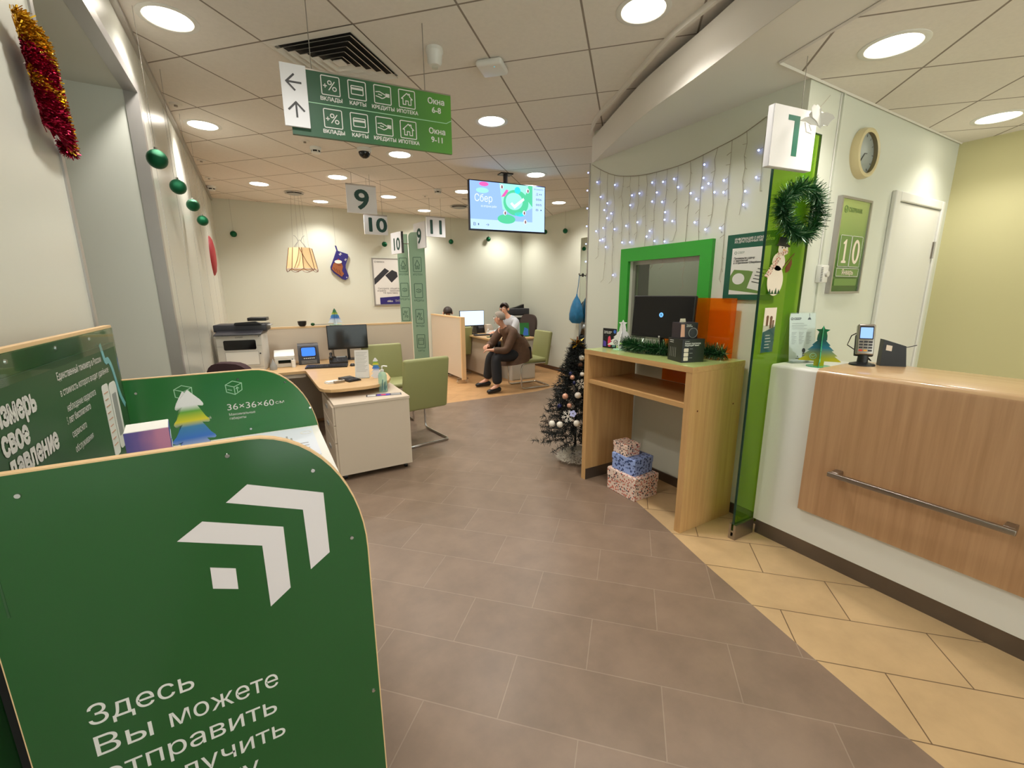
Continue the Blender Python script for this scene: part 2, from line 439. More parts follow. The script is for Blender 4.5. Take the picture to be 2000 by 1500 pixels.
M['trouser'] = pm('black trousers', (30,32,38), .8)
M['shoe'] = pm('black shoe leather', (20,20,22), .35)
M['shirt'] = pm('pale grey shirt', (196,198,204), .7)
M['bagblue'] = pm('blue plastic bag', (24,110,158), .35, noise=.2, nscale=14)
M['clockrim'] = pm('cream clock rim', (214,200,156), .3)
M['clockface'] = pm('grey clock face', (176,178,176), .25)
M['cal1'] = grad('printed olive gradient', [(0,(54,88,40)),(.45,(104,140,70)),(1,(176,192,118))], 2, .25)
M['calbox'] = pm('calendar slot green', (108,140,72), .4)
M['gift1'] = spots('berry print paper', (238,214,200), [(40,40,50),(190,92,74),(214,120,96),(60,60,66),(196,150,130)], 62)
M['gift2'] = spots('blue print paper', (150,172,226), [(52,70,120),(90,110,170),(60,80,140)], 48)
M['fir'] = grad('printed fir gradient', [(0,(225,230,240)),(.3,(220,228,240)),(.42,(60,120,200)),(.6,(60,140,190)),(.66,(190,200,40)),(.78,(40,130,70)),(.9,(28,110,60)),(1,(24,100,60))], 2, .4, noise=0)
M['firw'] = pm('white painted board', (232,230,232), .5)
M['firwl'] = grad('white board with blue print', [(0,(228,228,236)),(.35,(222,228,240)),(.5,(60,120,215)),(.62,(70,140,190)),(.68,(225,215,50)),(.78,(100,170,60)),(.84,(235,235,238)),(1,(235,235,238))], 2, .5)
M['firgreen'] = grad('green acrylic gradient', [(0,(214,196,20)),(.2,(180,180,30)),(.45,(30,120,150)),(.62,(10,90,90)),(.8,(10,104,62)),(1,(6,104,60))], 2, .12)
M['firedge'] = pm('green acrylic edge', (60,170,120), .15)
M['boxgrad'] = grad('violet rose gradient', [(0,(70,84,160)),(.5,(120,100,170)),(1,(206,140,176))], 0, .4, noise=.4)
M['boxblue'] = pm('blue box print', (70,90,180), .4)
M['purple'] = pm('violet print', (80,60,170), .5)
M['pinkprint'] = pm('coral print', (226,70,100), .5)
M['bluepr'] = pm('blue print', (60,110,200), .5)
M['liquid'] = clear('pale aqua gel', (214,240,234), diffuse=.3, dcol=(205,236,228))
M['posterbg'] = pm('poster white', (226,224,220), .35)
M['tealfr'] = pm('dark teal board', (28,88,70), .3)
M['redkey'] = pm('red key', (200,60,50), .5)
M['yellowkey'] = pm('orange key', (226,160,60), .5)
M['cream'] = pm('cream paper', (236,222,206), .5)
M['tealpr'] = pm('teal print', (26,90,100), .4)
M['duct_gap'] = pm('dark duct', (26,24,22), .8)
# ================================================================== ROOM
H = 2.966; HS = 2.70
XL, XR, YB, YF = -.46, 5.02, 8.29, -2.6
def struct(o): return tag(o, kind='structure')
def face_mesh(name, polys, mats, parent=None):
    b = bmesh.new()
    for z, pts, mi in polys:
        f = b.faces.new([b.verts.new((x, y, z)) for x, y in pts]); f.material_index = mi
        if f.normal.z < 0 and z < 1: f.normal_flip()
    me = bpy.data.meshes.new(name); b.normal_update(); b.to_mesh(me); b.free()
    for m in mats: me.materials.append(m)
    o = bpy.data.objects.new(name, me); C.objects.link(o)
    if parent is not None: o.parent = parent
    return o
ctrl = [(2.80,3.38),(2.55,2.80),(2.36,2.32),(2.21,1.79),(2.09,1.40),(2.02,1.14),(1.905,.70),(1.805,.26),(1.74,-.2),(1.69,-.8),(1.66,-1.6),(1.65,-2.6)]
def spline(pts, n=6):
    out = []
    for i in range(len(pts)-1):
        p0 = Vector(pts[max(i-1,0)]); p1 = Vector(pts[i]); p2 = Vector(pts[i+1]); p3 = Vector(pts[min(i+2,len(pts)-1)])
        for k in range(n):
            t = k/n
            out.append(tuple(.5*((2*p1)+(p2-p0)*t+(2*p0-5*p1+4*p2-p3)*t*t+(3*p1-p0-3*p2+p3)*t**3)))
    out.append(tuple(pts[-1])); return out
ARC = spline(ctrl)
woodline = [(XL,5.67),(2.15,5.67),(2.88,5.65),(3.7,5.63),(4.2,5.78),(4.55,6.0),(XR,6.45)]
brown = [(XL,YF),(1.65,YF)] + ARC[::-1] + [(2.80,3.46),(XR,3.46)] + woodline[::-1] + [(XL,1.88+0)]
beige = ARC + [(XR,YF),(XR,3.46),(2.80,3.46)]
struct(face_mesh('floor', [(0, [(-.56,YF)]+[p for p in ARC[::-1]]+[(2.80,3.46),(XR,3.46)]+woodline[::-1]+[(XL,3.6),(-.56,3.6)], 0), (0, beige, 1), (0, woodline+[(XR,YB),(XL,YB)], 2), (0, [(-1.7,1.6),(-.56,1.6),(-.56,3.6),(-1.7,3.6)], 0)], [M['floor'], M['floorb'], M['floorw']]))
struct(MB().box(-.56,XR,YF,YB,H,H+.1).build('ceiling', M['ceil']))
# low soffit over the counter: smooth band, then a second tiled ceiling
inner = [(x+.33, y) for x, y in ARC if y < 1.47]
inner = [(2.445, 1.489)] + inner
b = bmesh.new()
def poly(pts, z, mi):
    f = b.faces.new([b.verts.new((x, y, z)) for x, y in pts]); f.material_index = mi
poly(ARC + inner[::-1] + [(2.80,1.489),(2.80,3.38)], HS, 0)
poly(inner + [(XR,YF),(XR,1.489)], HS-.002, 1)
me = bpy.data.meshes.new('ceiling_right'); b.to_mesh(me); b.free(); me.materials.append(M['gyps']); me.materials.append(M['ceil2'])
o = bpy.data.objects.new('ceiling_right', me); C.objects.link(o); struct(o)
# edge angle of the tiled field
t = MB(); t.tube([(x, y, HS-.004) for x, y in inner], .008, 4); t.tube([(2.445,1.489,HS-.004),(XR,1.489,HS-.004)], .008, 4)
struct(t.build('trim_1', M['gyps']))
# curved fascia with a recess above it
def wallstrip(pts, z0, z1, th, name, m):
    n = len(pts); off = []
    for i, p in enumerate(pts):
        a = Vector(pts[max(i-1,0)]); c = Vector(pts[min(i+1,n-1)]); d = (c-a).normalized(); off.append((p[0]-d.y*th, p[1]+d.x*th))
    return MB().prism(list(pts)+off[::-1], None, z1-z0, z0).build(name, m, None, smooth=True)
struct(wallstrip(ARC, HS+.0015, 2.918, .03, 'trim_2', M['gyps']))
CE = spline([(2.76,3.37),(2.63,3.18),(2.531,2.982),(2.418,2.659),(2.175,2.025),(2.10,1.673),(2.03,1.35),(1.93,.98),(1.83,.5),(1.75,0),(1.69,-.6),(1.64,-1.6),(1.62,-2.6)])
struct(wallstrip(CE, 2.935, H, .02, 'trim_3', M['gyps']))
# walls
XP = -.52                    # face of the near pillar
niche0, niche1, nz = 2.125, 3.317, 2.64
w = MB()
w.box(XP-.1,XP,YF,niche0,0,H).box(XL-.1,XL,niche1,YB,0,H).box(XL-.1,XL,niche0,niche1,nz,H)
w.box(-1.7,XL-.1,niche1,niche1+.1,0,nz).box(-1.7,XP-.1,niche0-.1,niche0,0,nz).box(-1.8,-1.7,niche0-.1,niche1+.1,0,nz).box(-1.7,XL-.1,niche0,niche1,nz,nz+.06)
struct(w.build('wall_left', M['wall_gloss']))
w = MB()   # grey metal frame round the niche
w.box(XL-.05,XL+.012,niche1-.004,niche1+.055,0,nz+.05).box(XL-.05,XL+.012,niche0,niche1-.004,nz-.004,nz+.05).box(XP-.05,XP+.006,niche0-.025,niche0+.004,0,nz)
struct(w.build('trim_4', M['trimgrey']))
w = MB()
for y in (3.62, 4.4, 5.2, 6.0, 6.8, 7.6): w.box(XL-.002,XL+.0015,y,y+.004,.08,H-.03)
w.box(XL,XL+.025,niche0,YB,H-.035,H)
struct(w.build('trim_5', M['trimgrey']))
struct(MB().box(XL-.1,XR+.1,YB,YB+.1,0,H).build('wall_back', M['wall']))
struct(MB().box(XR,XR+.1,1.6,YB,0,H).build('wall_right', M['wall']))
struct(MB().box(XR,XR+.1,YF,1.6,0,H).build('wall_counter', M['wall_yellow']))
w = MB().box(XL-.1,XL+.25,YF-.1,YF,0,H).box(XL-.2,XL,YF-.1,YF,0,H).box(XR-.25,XR+.1,YF-.1,YF,0,H).box(2.2,2.5,YF-.1,YF,0,H).box(XL+.25,XR-.25,YF-.1,YF,2.75,H)
struct(w.build('wall_front', M['wall']))  # unseen wall, opened wide so the sky adds soft fill
struct(MB().box(XL+.25,2.2,YF-.06,YF-.05,0,2.75).box(2.5,XR-.25,YF-.06,YF-.05,0,2.75).build('window_fill', M['pane']))   # unseen glazed opening added behind the viewer to let in fill light
XW = 2.775
wy0, wy1, wz0, wz1 = 2.10, 2.80, 1.13, 1.80
w = MB().box(XW,XW+.1,1.5,wy0,0,HS).box(XW,XW+.1,wy1,3.36,0,HS).box(XW,XW+.1,wy0,wy1,0,wz0).box(XW,XW+.1,wy0,wy1,wz1,HS)
w.box(XW+.03,XW+.1,1.5,3.36,HS,H)
struct(w.build('wall_window', M['wall']))
struct(MB().box(XW+.1,XR,3.36,3.46,0,H).build('wall_cash', M['wall']))
w = MB().box(XW+.1,XR,1.5,1.6,0,H).box(3.125,3.143,1.488,1.5,0,HS)
struct(w.build('wall_door', M['wall']))
# baseboards
bb = MB().box(XW-.012,XW,1.5,3.36,0,.075)
struct(bb.build('baseboard_window', M['steeldark']))
struct(MB().box(XR-.012,XR,3.46,YB,0,.075).build('baseboard_right', pm('brown baseboard', (96,66,44), .5)))
struct(MB().box(XL,XR-.012,YB-.012,YB,0,.075).build('baseboard_back', M['offwhite']))
struct(MB().box(XW-.006,XW+.1,3.36,3.372,0,HS).build('trim_6', M['trimgrey']))
# cash window
t = tag(bpy.data.objects.new('window_1', None), kind='structure'); C.objects.link(t)
f = MB(); y0, y1, z0, z1 = 2.005, 2.89, 1.02, 1.905
f.box(XW-.03,XW,y0,wy0,z0,z1).box(XW-.03,XW,wy1,y1,z0,z1).box(XW-.03,XW,wy0,wy1,wz1,z1).box(XW-.03,XW,wy0,wy1,z0,wz0)
f.build('window_frame', M['limeframe'], t)
f = MB(); f.box(XW+.03,XW+.05,wy0,wy0+.03,wz0,wz1).box(XW+.03,XW+.05,wy1-.03,wy1,wz0,wz1).box(XW+.03,XW+.05,wy0+.03,wy1-.03,wz1-.03,wz1).box(XW+.03,XW+.05,wy0+.03,wy1-.03,wz0,wz0+.03)
f.build('window_sash', M['trimgrey'], t)
MB().box(XW+.036,XW+.042,wy0+.03,wy1-.03,wz0+.03,wz1-.03).build('window_pane', M['pane'], t)
# door behind the counter
t = tag(bpy.data.objects.new('door_1', None), kind='structure'); C.objects.link(t)
f = MB(); f.rbox(3.974,4.055,1.47,1.5,0,2.24,.008).rbox(4.825,4.872,1.47,1.5,0,2.24,.008).rbox(4.055,4.825,1.47,1.5,2.175,2.24,.008)
f.build('door_frame', M['white'], t)
MB().rbox(4.058,4.822,1.484,1.5,.01,2.17,.003).build('door_leaf', M['white'], t)
h = MB(); h.cyl((4.812,1.476,1.80),(4.812,1.476,1.93),.008); h.box(4.80,4.835,1.478,1.486,1.80,1.93)
h.build('door_hinge', M['steel'], t)
# ------------------------------------------------------------------ ceiling lamps
def make_lamp():
    t = thing('downlight', 'x', 'ceiling light')
    MB().lathe([(.108,.0),(.112,-.004),(.132,-.005),(.138,-.002),(.138,.0)], None, 32).build('rim_ring', M['white'], t, smooth=True)
    MB().lathe([(.110,-.001),(.095,.028),(.07,.045)], None, 28).build('reflector', M['reflector'], t, smooth=True)
    MB().lathe([(.0,-.0015),(.085,-.002),(.1075,-.001)], None, 28).build('diffuser', M['diff'], t, smooth=True)
    ld = bpy.data.lights.new('downlight', 'SPOT'); ld.energy = LAMP_W; ld.color = LAMP_COL; ld.spot_size = RAD(134); ld.spot_blend = .8; ld.shadow_soft_size = .09
    lo = bpy.data.objects.new('bulb', ld); C.objects.link(lo); lo.parent = t; lo.location = (0,0,-.012)
    return t
def g2w(gx, gy): return ((gx+gy)/2**.5, (gy-gx)/2**.5)
seen = [(-2.41,2.06,'closest to the niche frame in the left wall'),(-3.61,3.26,'second along the left wall, past the first green bauble'),(-1.21,3.86,'right of the green directory sign'),(-2.41,4.46,'just below the green directory sign'),
 (-3.61,5.06,'above the hanging sign 9, left of the dome camera'),(-4.81,5.06,'near the back left corner of the ceiling'),(-1.21,5.66,'right above the hanging screen'),(-2.41,6.26,'half hidden behind the left edge of the hanging screen'),
 (-3.61,6.26,'between hanging signs 9 and 11'),(-4.81,6.26,'close to the back wall above the lampshade'),(-3.61,7.46,'close to the back wall above sign 11'),(-1.21,7.46,'near the right wall, right of the screen'),(-.01,2.66,'beside the curved white fascia, with bare bulbs showing')]
lamp0 = make_lamp(); first = True
for gx, gy, d in seen:
    x, y = g2w(gx, gy)
    lab = 'round recessed downlight ' + d
    if first: lamp0.location = (x, y, H); lamp0['label'] = lab; lamp0['group'] = 'recessed ceiling downlights'; first = False
    else: dup(lamp0, (x, y, H), None, lab, 'recessed ceiling downlights')
dup(lamp0, (2.768,1.136,HS-.002), None, 'round recessed downlight in the low ceiling above the counter end', 'recessed ceiling downlights')
dup(lamp0, (4.516,1.175,HS-.002), None, 'round recessed downlight in the low ceiling in front of the door', 'recessed ceiling downlights')
# lamps of the hall behind the camera and of the counter bay, out of the frame
for gx, gy in ((-1.21,.26),(.0,-.34),(.59,-1.54),(-.61,-1.54),(1.19,1.46),(-1.21,1.46)):
    x, y = g2w(gx, gy)
    if XL+.1 < x < XR-.1 and y > YF+.2: dup(lamp0, (x, y, H), None, 'round recessed downlight out of the picture behind the viewer', 'recessed downlights of the entrance hall')
for x, y in ((2.9,-.4),(4.4,-.4),(3.6,-1.9)): dup(lamp0, (x, y, HS-.002), None, 'round recessed downlight out of the picture above the counter bay', 'recessed downlights of the counter bay')
x, y = g2w(-2.41, 8.66); dup(lamp0, (x, y, H), None, 'round recessed downlight hidden behind the hanging screen near the back corner', 'recessed ceiling downlights')
dup(lamp0, (3.9,2.75,H), None, 'round recessed downlight inside the cash room behind the window', 'recessed downlights of the cash room')
for o_ in C.objects:
    if o_.type == 'LIGHT' and o_.parent is not None and abs(o_.parent.location.z-(HS-.002)) < .001:
        o_.data = bpy.data.lights.get('downlight_low') or o_.data.copy(); o_.data.name = 'downlight_low'; o_.data.energy = LAMP_W*.42
# ================================================================== RIGHT SIDE
XAX, YAX, ZAX = Vector((1,0,0)), Vector((0,1,0)), Vector((0,0,1))
# writing planes: seen from the corridor a wall of normal -X reads along -Y, a wall of normal -Y reads along +X
def face_x(x, y, z): return frame((x, y, z), (0,-1,0), (0,0,1))     # surface facing -X
def face_y(x, y, z): return frame((x, y, z), (1,0,0), (0,0,1))      # surface facing -Y
# ---- reception counter
t = thing('reception_counter', 'long white reception counter with zebrano wood front and steel rail on the right', 'counter', (2.653,-.45,0))
def LY(y): return y+.45
b = MB(); b.prism([(0,.1),(0,1.1),(.005,1.113),(.018,1.118),(.47,1.118),(.47,.1)], frame((0,LY(-2.4),0), (1,0,0), (0,0,1)) @ Matrix.Diagonal((1,1,-1,1)), 3.862)
b.build('body', M['white'], t, smooth=True, ang=50)
b = MB(); b.box(.012,.45,LY(-2.4),LY(1.45),.0,.1); b.build('kick_plate', M['steeldark'], t)
fr = frame((0,LY(-2.35),0), (1,0,0), (0,0,1)) @ Matrix.Diagonal((1,1,-1,1))
b = MB(); b.prism([(-.024,.296),(-.024,1.1),(-.02,1.112),(0,1.118),(0,.296)], fr, 3.55); b.build('wood_front', M['counter'], t, smooth=True, ang=50)
b = MB(); b.prism([(-.02,1.112),(-.014,1.125),(.002,1.132),(.485,1.132),(.49,1.119),(0,1.1185)], fr, 3.55); b.build('worktop', M['countertop'], t, smooth=True, ang=50)
r = MB(); r.rbox(-.105,-.083,LY(.36),LY(1.045),.575,.60,.003); rail = r.build('rail', M['steel'], t, smooth=True)
for y in (.385, 1.02):
    MB().rbox(-.085,-.024,LY(y)-.018,LY(y)+.018,.574,.601,.003).build('rail_post', M['steel'], rail, smooth=True)
# ---- green glass screen with its base profile
t = thing('glass_screen', 'tall green tinted glass screen standing between the wooden kiosk desk and the counter', 'glass screen', (2.69,1.475,0))
MB().box(-.225,.205,-.006,.006,.06,2.42).build('glass_sheet', M['glassgreen'], t)
e = MB(); e.box(-.229,-.225,-.0065,.0065,.1,2.42).box(.205,.208,-.0065,.0065,1.12,2.42).box(-.229,.208,-.0065,.0065,2.42,2.424); e.build('polished_edge', M['glassedge'], t)
p = MB(); p.box(-.235,-.04,-.022,-.007,0,.1).box(-.235,-.04,.007,.022,0,.1).box(-.234,-.04,-.007,.007,.0,.02).box(-.234,-.04,-.007,.007,.045,.058); p.build('base_profile', M['steel'], t)
# ---- window number box
a = RAD(-7.4)
t = thing('number_box', 'white box sign with a green numeral 1 at the top of the glass screen', 'sign', (2.447,1.375,2.167), a)
MB().rbox(-.158,.158,0,.035,0,.284,.004).build('housing', M['sign'], t, smooth=True)
MB().box(-.156,.156,-.002,0,.002,.282).build('face_panel', M['signlit'], t)
d = MB(); d.prism([(-.055,.222),(-.055,.246),(.03,.246),(.03,.06),(-.008,.06),(-.008,.222)], face_y(0,-.002,0) @ Matrix.Identity(4), .0012)
d.build('numeral', M['digit1'], t)
MB().cyl((.06,.02,.284),(.06,.02,.53),.0015,seg=6).build('hanging_wire', M['wire'], t)
# ---- white paper bird hung in front of the box sign
q = P(1592,232,Y=1.30)
t = thing('paper_bird', 'white cut paper dove hanging by a thread over the corner of the numeral 1 sign', 'decoration', q)
mf = frame((0,0,0), CR, CU)
MB().prism([(x*.75,y*.75) for x,y in [(-.10,-.012),(-.07,.006),(-.04,.012),(-.01,.004),(.03,.0),(.07,-.015),(.06,-.03),(.02,-.045),(-.03,-.04),(-.06,-.02)]], mf, .004).build('body', M['whitematte'], t)
for rot, dx, dz in ((.25,.0,.0),(-.5,.01,-.012)):
    mw2 = frame(mf @ Vector((dx,dz,.006 if dz == 0 else -.006)), CR+CF*rot, CU)
    MB().prism([(x*.75,y*.75) for x,y in [(-.03,.0),(-.04,.06),(-.02,.085),(.0,.08),(.012,.09),(.03,.075),(.028,.05),(.06,.045),(.09,.02),(.10,-.005),(.08,-.018),(.06,-.045),(.04,-.03),(.02,-.05),(.0,-.02)]], mw2, .0025).build('wing', M['whitematte'], t)
strokes([[(-.05,-.02),(-.045,-.065),(-.02,-.075)],[(-.03,-.03),(-.02,-.06)]], .004, mf, M['whitematte'], t, 'thread_ends', .002)
MB().cyl((0,0,.03), P(1622,186,Y=1.488)-q, .0012, seg=5).build('thread', M['cable'], t)
# ---- tinsel builder: thousands of thin foil strips round a path
def tinsel(b, path, n, r, w=.003, jit=.35, closed=False):
    m = len(path)
    for _ in range(n):
        f = rnd.random()*(m if closed else m-1); i = int(f); u = f-i
        p = Vector(path[i % m]).lerp(Vector(path[(i+1) % m]), u)
        d = Vector((rnd.gauss(0,1), rnd.gauss(0,1), rnd.gauss(0,1))).normalized()
        tn = (Vector(path[(i+1) % m])-Vector(path[i % m])).normalized()
        d = (d - tn*d.dot(tn)*.7).normalized()
        s = d.cross(Vector((rnd.gauss(0,1), rnd.gauss(0,1), rnd.gauss(0,1)))).normalized()*w/2
        L = r*(1-jit*rnd.random())
        b._add([p-s, p+s, p+d*L+s*.5, p+d*L-s*.5], [(0,1,2,3)])
    return b
# ---- tinsel wreath on the glass
t = thing('tinsel_wreath', 'dark green tinsel wreath hanging on the green glass under the numeral box', 'wreath', (2.70,1.43,1.99))
ring = [(.185*math.cos(q)*(1+.06*math.sin(3*q)), .0, .125*math.sin(q)+.015*math.sin(2*q)) for q in [2*PI*i/26 for i in range(26)]]
MB().tube(ring, .012, 6, closed=True).build('core', M['tinselgreen'], t)
tinsel(MB(), ring, 3400, .076, .0042, .7, closed=True).build('foil', M['tinselgreen'], t)
tinsel(MB(), ring, 450, .07, .003, .15, closed=True).build('foil_glints', M['tinselglint'], t)
# ---- snowman picture stuck on the glass
q = P(1518,522,Y=1.466)
t = thing('snowman_sticker', 'flat painted snowman with red scarf stuck to the green glass below the wreath', 'decoration', (q.x-.012,1.464,q.z))
mf = face_y(0,0,0) @ Matrix.Diagonal((1.5,1,1,1))
MB().prism(circ(.0,-.075,.052,.085,24), mf, .002).prism(circ(.01,.03,.042,.05,20), mf, .002).prism(circ(.03,.1,.032,.036,18), mf, .002).build('body', M['cream'], t)
MB().prism([(-.01,.125),(.0,.165),(.05,.165),(.055,.13),(.075,.12),(.07,.112),(-.02,.118)], mf, .0035).build('hat', M['black'], t)
sc = MB(); sc.prism([(-.01,.055),(.06,.075),(.065,.095),(-.005,.08)], mf, .0035); sc.prism([(-.005,.06),(.02,.05),(-.05,-.06),(-.075,-.05)], mf, .0035)
sc.build('scarf', spots('plaid scarf print', (230,210,190), [(180,40,40),(150,30,30),(40,60,40)], 110), t)
MB().prism([(.03,.1),(.055,.095),(.03,.092)], mf, .004).build('carrot_nose', M['yellowkey'], t)
ey = MB(); ey.prism(circ(.022,.108,.004,n=8), mf, .0035).prism(circ(.042,.11,.004,n=8), mf, .0035); ey.build('eyes', M['black'], t)
MB().prism([(.06,.0),(.095,.05),(.1,.02),(.085,-.02),(.065,-.03)], mf, .003).build('lantern', M['bead'], t)
MB().ribbon([(.04,.0),(.11,.08)], .004, mf, .003).build('broomstick', M['bead'], t)
tr = MB()
for x, h in ((-.03,.03),(-.012,.022),(.01,.034),(.03,.026)): tr.prism([(x-.009,-.15),(x+.009,-.15),(x,-.15+h)], mf, .0035)
tr.build('tiny_firs', M['tinselgreen'], t)
# ---- leaflet pocket on the glass
q = P(1497,645,Y=1.466)
t = thing('leaflet_pocket', 'clear acrylic pocket with a blue and cream leaflet on the green glass', 'leaflet holder', (q.x+.01,1.464,q.z))
flat([(-.06,-.13),(.06,-.13),(.06,.13),(-.06,.13)], face_y(0,-.004,0), M['cream'], t, 'leaflet', .001)
flat([(-.06,-.13),(.06,-.13),(.06,.02),(-.06,-.01)], face_y(0,-.0055,0), M['tealpr'], t, 'leaflet_print', .0006)
pp = MB()
for x, z, w_, h_ in ((-.026,.05,.02,.05),(.012,.04,.022,.06),(.036,.03,.014,.04)): pp.prism(circ(x,z+h_/2,w_*.6,n=10), face_y(0,-.0055,0), .0006); pp.box(x-w_/2,x+w_/2,-.0062,-.0055,z-h_*.5,z+h_*.35)
pp.build('printed_people', M['bbrown'], t)
strokes([[(-.028,-.03-.018*i),(.012+.008*(i%3),-.03-.018*i)] for i in range(5)], .005, face_y(0,-.0062,0), M['greentxt'], t, 'printed_lines', .0004)
MB().box(-.064,.064,-.009,-.0075,-.135,.03).box(-.064,.064,-.009,0,-.138,-.135).build('pocket', M['acryl'], t)
# ---- wall clock
t = thing('wall_clock', 'round cream rimmed wall clock with grey face above the olive calendar', 'clock', (3.452,1.5,2.403))
mc = frame((0,0,0), (1,0,0), (0,0,1))
MB().lathe([(.118,.0),(.148,.0),(.15,.02),(.142,.045),(.128,.05),(.118,.042)], mc, 40).build('rim', M['clockrim'], t, smooth=True)
MB().lathe([(0,.018),(.12,.018),(.12,.0)], mc, 36).build('face', M['clockface'], t, smooth=True)
hm = face_y(0,-.02,0)
strokes([[(0,0),(-.045,-.05)]], .007, hm, M['black'], t, 'hour_hand'); strokes([[(0,0),(.03,.004)]], .005, hm, M['black'], t, 'minute_hand')
tk = MB()
for i in range(12):
    q = 2*PI*i/12; tk.ribbon([(.098*math.sin(q),.098*math.cos(q)),(.108*math.sin(q),.108*math.cos(q))], .005, hm)
tk.build('ticks', M['dark'], t)
MB().lathe([(.0,.041),(.12,.041)], mc, 32).build('glass', M['acryl'], t)
# ---- perpetual calendar in a frame
t = thing('wall_calendar', 'olive green framed date calendar showing 10 on the wall beside the door', 'calendar', (3.44,1.5,1.833))
f = MB(); f.box(-.203,-.187,-.03,0,-.302,.302).box(.187,.203,-.03,0,-.302,.302).box(-.187,.187,-.03,0,-.302,-.288).box(-.187,.187,-.03,0,.288,.302)
f.build('frame', M['trimgrey'], t)
MB().box(-.187,.187,-.02,-.001,-.288,.288).build('backing', M['cal1'], t)
mf = face_y(0,-.02,0)
sl = MB(); sl.prism(rrect(-.145,-.005,-.125,.065,.008), mf, .006); sl.prism(rrect(.005,.145,-.125,.065,.008), mf, .006); sl.prism(rrect(-.15,.15,-.19,-.138,.006), mf, .006); sl.prism(rrect(-.15,.15,-.25,-.205,.006), mf, .004)
sl.build('date_slots', M['calbox'], t)
strokes([tuple(rrect(-.148,-.003,-.128,.068,.008)), tuple(rrect(.003,.148,-.128,.068,.008)), tuple(rrect(-.15,.15,-.19,-.138,.006))], .003, face_y(0,-.0265,0), M['greentxt'], t, 'slot_outlines')
md = face_y(0,-.0265,0)
flat([(-.105,-.105),(-.045,-.105),(-.045,-.092),(-.063,-.088),(-.063,.045),(-.07,.045),(-.105,.022),(-.103,.012),(-.086,.016),(-.086,-.088),(-.105,-.092)], md, M['cream'], t, 'date_digit', .0006)
b = MB(); n = 28; ro = circ(.075,-.03,.05,.078,n); ri = circ(.075,-.03,.022,.058,n)
b._add([(x,y,.0006) for x,y in ro+ri], [(k,(k+1)%n,n+(k+1)%n,n+k) for k in range(n)], md); b.build('date_digit', M['cream'], t)
text('Январь', face_y(0,-.0265,-.178), .045, M['cream'], t, 'month_lettering', 'CENTER', bold=.001)
text('СБЕРБАНК', face_y(-.085,-.021,.215), .034, M['calbox'], t, 'bank_lettering', bold=.0008); strokes([tuple(circ(-.12,.228,.02,n=18)), [(-.13,.228),(-.12,.22),(-.104,.24)]], .006, face_y(0,-.021,0), M['calbox'], t, 'bank_emblem')
# ---- thermostat
t = thing('thermostat', 'small white room thermostat with a dial left of the calendar', 'thermostat', (3.14,1.5,1.655))
MB().rbox(-.045,.045,-.032,0,-.055,.055,.006).build('case', M['white'], t, smooth=True)
MB().lathe([(0,.044),(.018,.044),(.02,.03)], frame((.018,0,.0), (1,0,0), (0,0,1)), 18).build('dial', M['ltgrey'], t, smooth=True)
sv = MB()
for i in range(9): sv.box(-.046,-.026,-.0335,-.031,-.045+.01*i,-.041+.01*i)
sv.build('vent_slots', M['dark'], t)
MB().cyl((-.03,-.004,.055),(-.03,-.004,1.03),.004,seg=6).build('conduit', M['white'], t)
# ---- things on the counter
CT = 1.118
t = thing('tariff_sheet', 'clear acrylic stand with a white printed price sheet on the counter beside the glass', 'sheet holder', (2.862,1.40,CT), RAD(-25))
tilt = Matrix.Rotation(RAD(-8), 4, 'X')
mf = tilt @ face_y(0,0,0)
flat([(-.083,.012),(.083,.012),(.083,.30),(-.083,.30)], mf, M['posterbg'], t, 'sheet', .0012)
flat([(-.087,.0),(.087,.0),(.087,.306),(-.087,.306)], tilt @ face_y(0,-.0022,0), M['acryl'], t, 'acrylic_front', .001)
MB().box(-.087,.087,-.03,.05,0,.003).build('acrylic_foot', M['acryl'], t)
m2 = tilt @ face_y(0,-.0014,0)
text('СБЕР', m2 @ T(-.055,.262,0), .018, M['dark'], t, 'lettering', bold=.0006); strokes([tuple(circ(-.068,.268,.0075,n=14)), [(-.072,.268),(-.068,.265),(-.06,.272)]], .002, m2, M['dark'], t, 'emblem')
ln = [[(-.068,.24-.011*i),(.01+.02*(i%2),.24-.011*i)] for i in range(4)]
for cx in (-.068,-.02,.028): ln += [[(cx,.185-.0085*i),(cx+.03-.006*(i%3),.185-.0085*i)] for i in range(9)]
strokes(ln, .0022, m2, M['grey'], t, 'printed_lines'); 
MB().ribbon([(.045,.3),(.045,.275)], .002, m2).prism([(.033,.262),(.057,.262),(.05,.275),(.04,.275)], m2, .0008).build('printed_lamp', M['dark'], t)
pr = MB(); pr.prism(circ(.012,.075,.011,.014,12), m2, .0008).prism([(.002,.03),(.03,.03),(.026,.06),(.006,.06)], m2, .0008).prism([(-.04,.025),(.0,.025),(.0,.028),(-.04,.028)], m2, .0008).prism([(-.03,.035),(-.022,.035),(-.026,.045)], m2, .0008); pr.build('printed_clerk', M['dark'], t)
def fir_profile(h, w, tiers=4, star=False, trunk=.12):
    pts = [(0, h)]
    th = trunk*h; top = h
    if star:
        s = .125*h; cx = h-s
        pts = [(0,h),(.32*s,h-.62*s),(1.15*s,h-.72*s),(.62*s,h-1.2*s),(.8*s,h-1.9*s)]
        top = h-1.9*s
    step = (top-th)/tiers
    for i in range(tiers):
        z = top-step*(i+1); full = w/2*(i+1)/tiers*.95+.05*w/2
        pts.append((full, z+step*.12)); 
        if i < tiers-1: pts.append((full*.84, z+step*.02))
        else: pts.append((full, z))
    pts += [(w*.12, th), (w*.12, 0)]
    return pts + [(-x, z) for x, z in pts[::-1] if not (x == 0)]
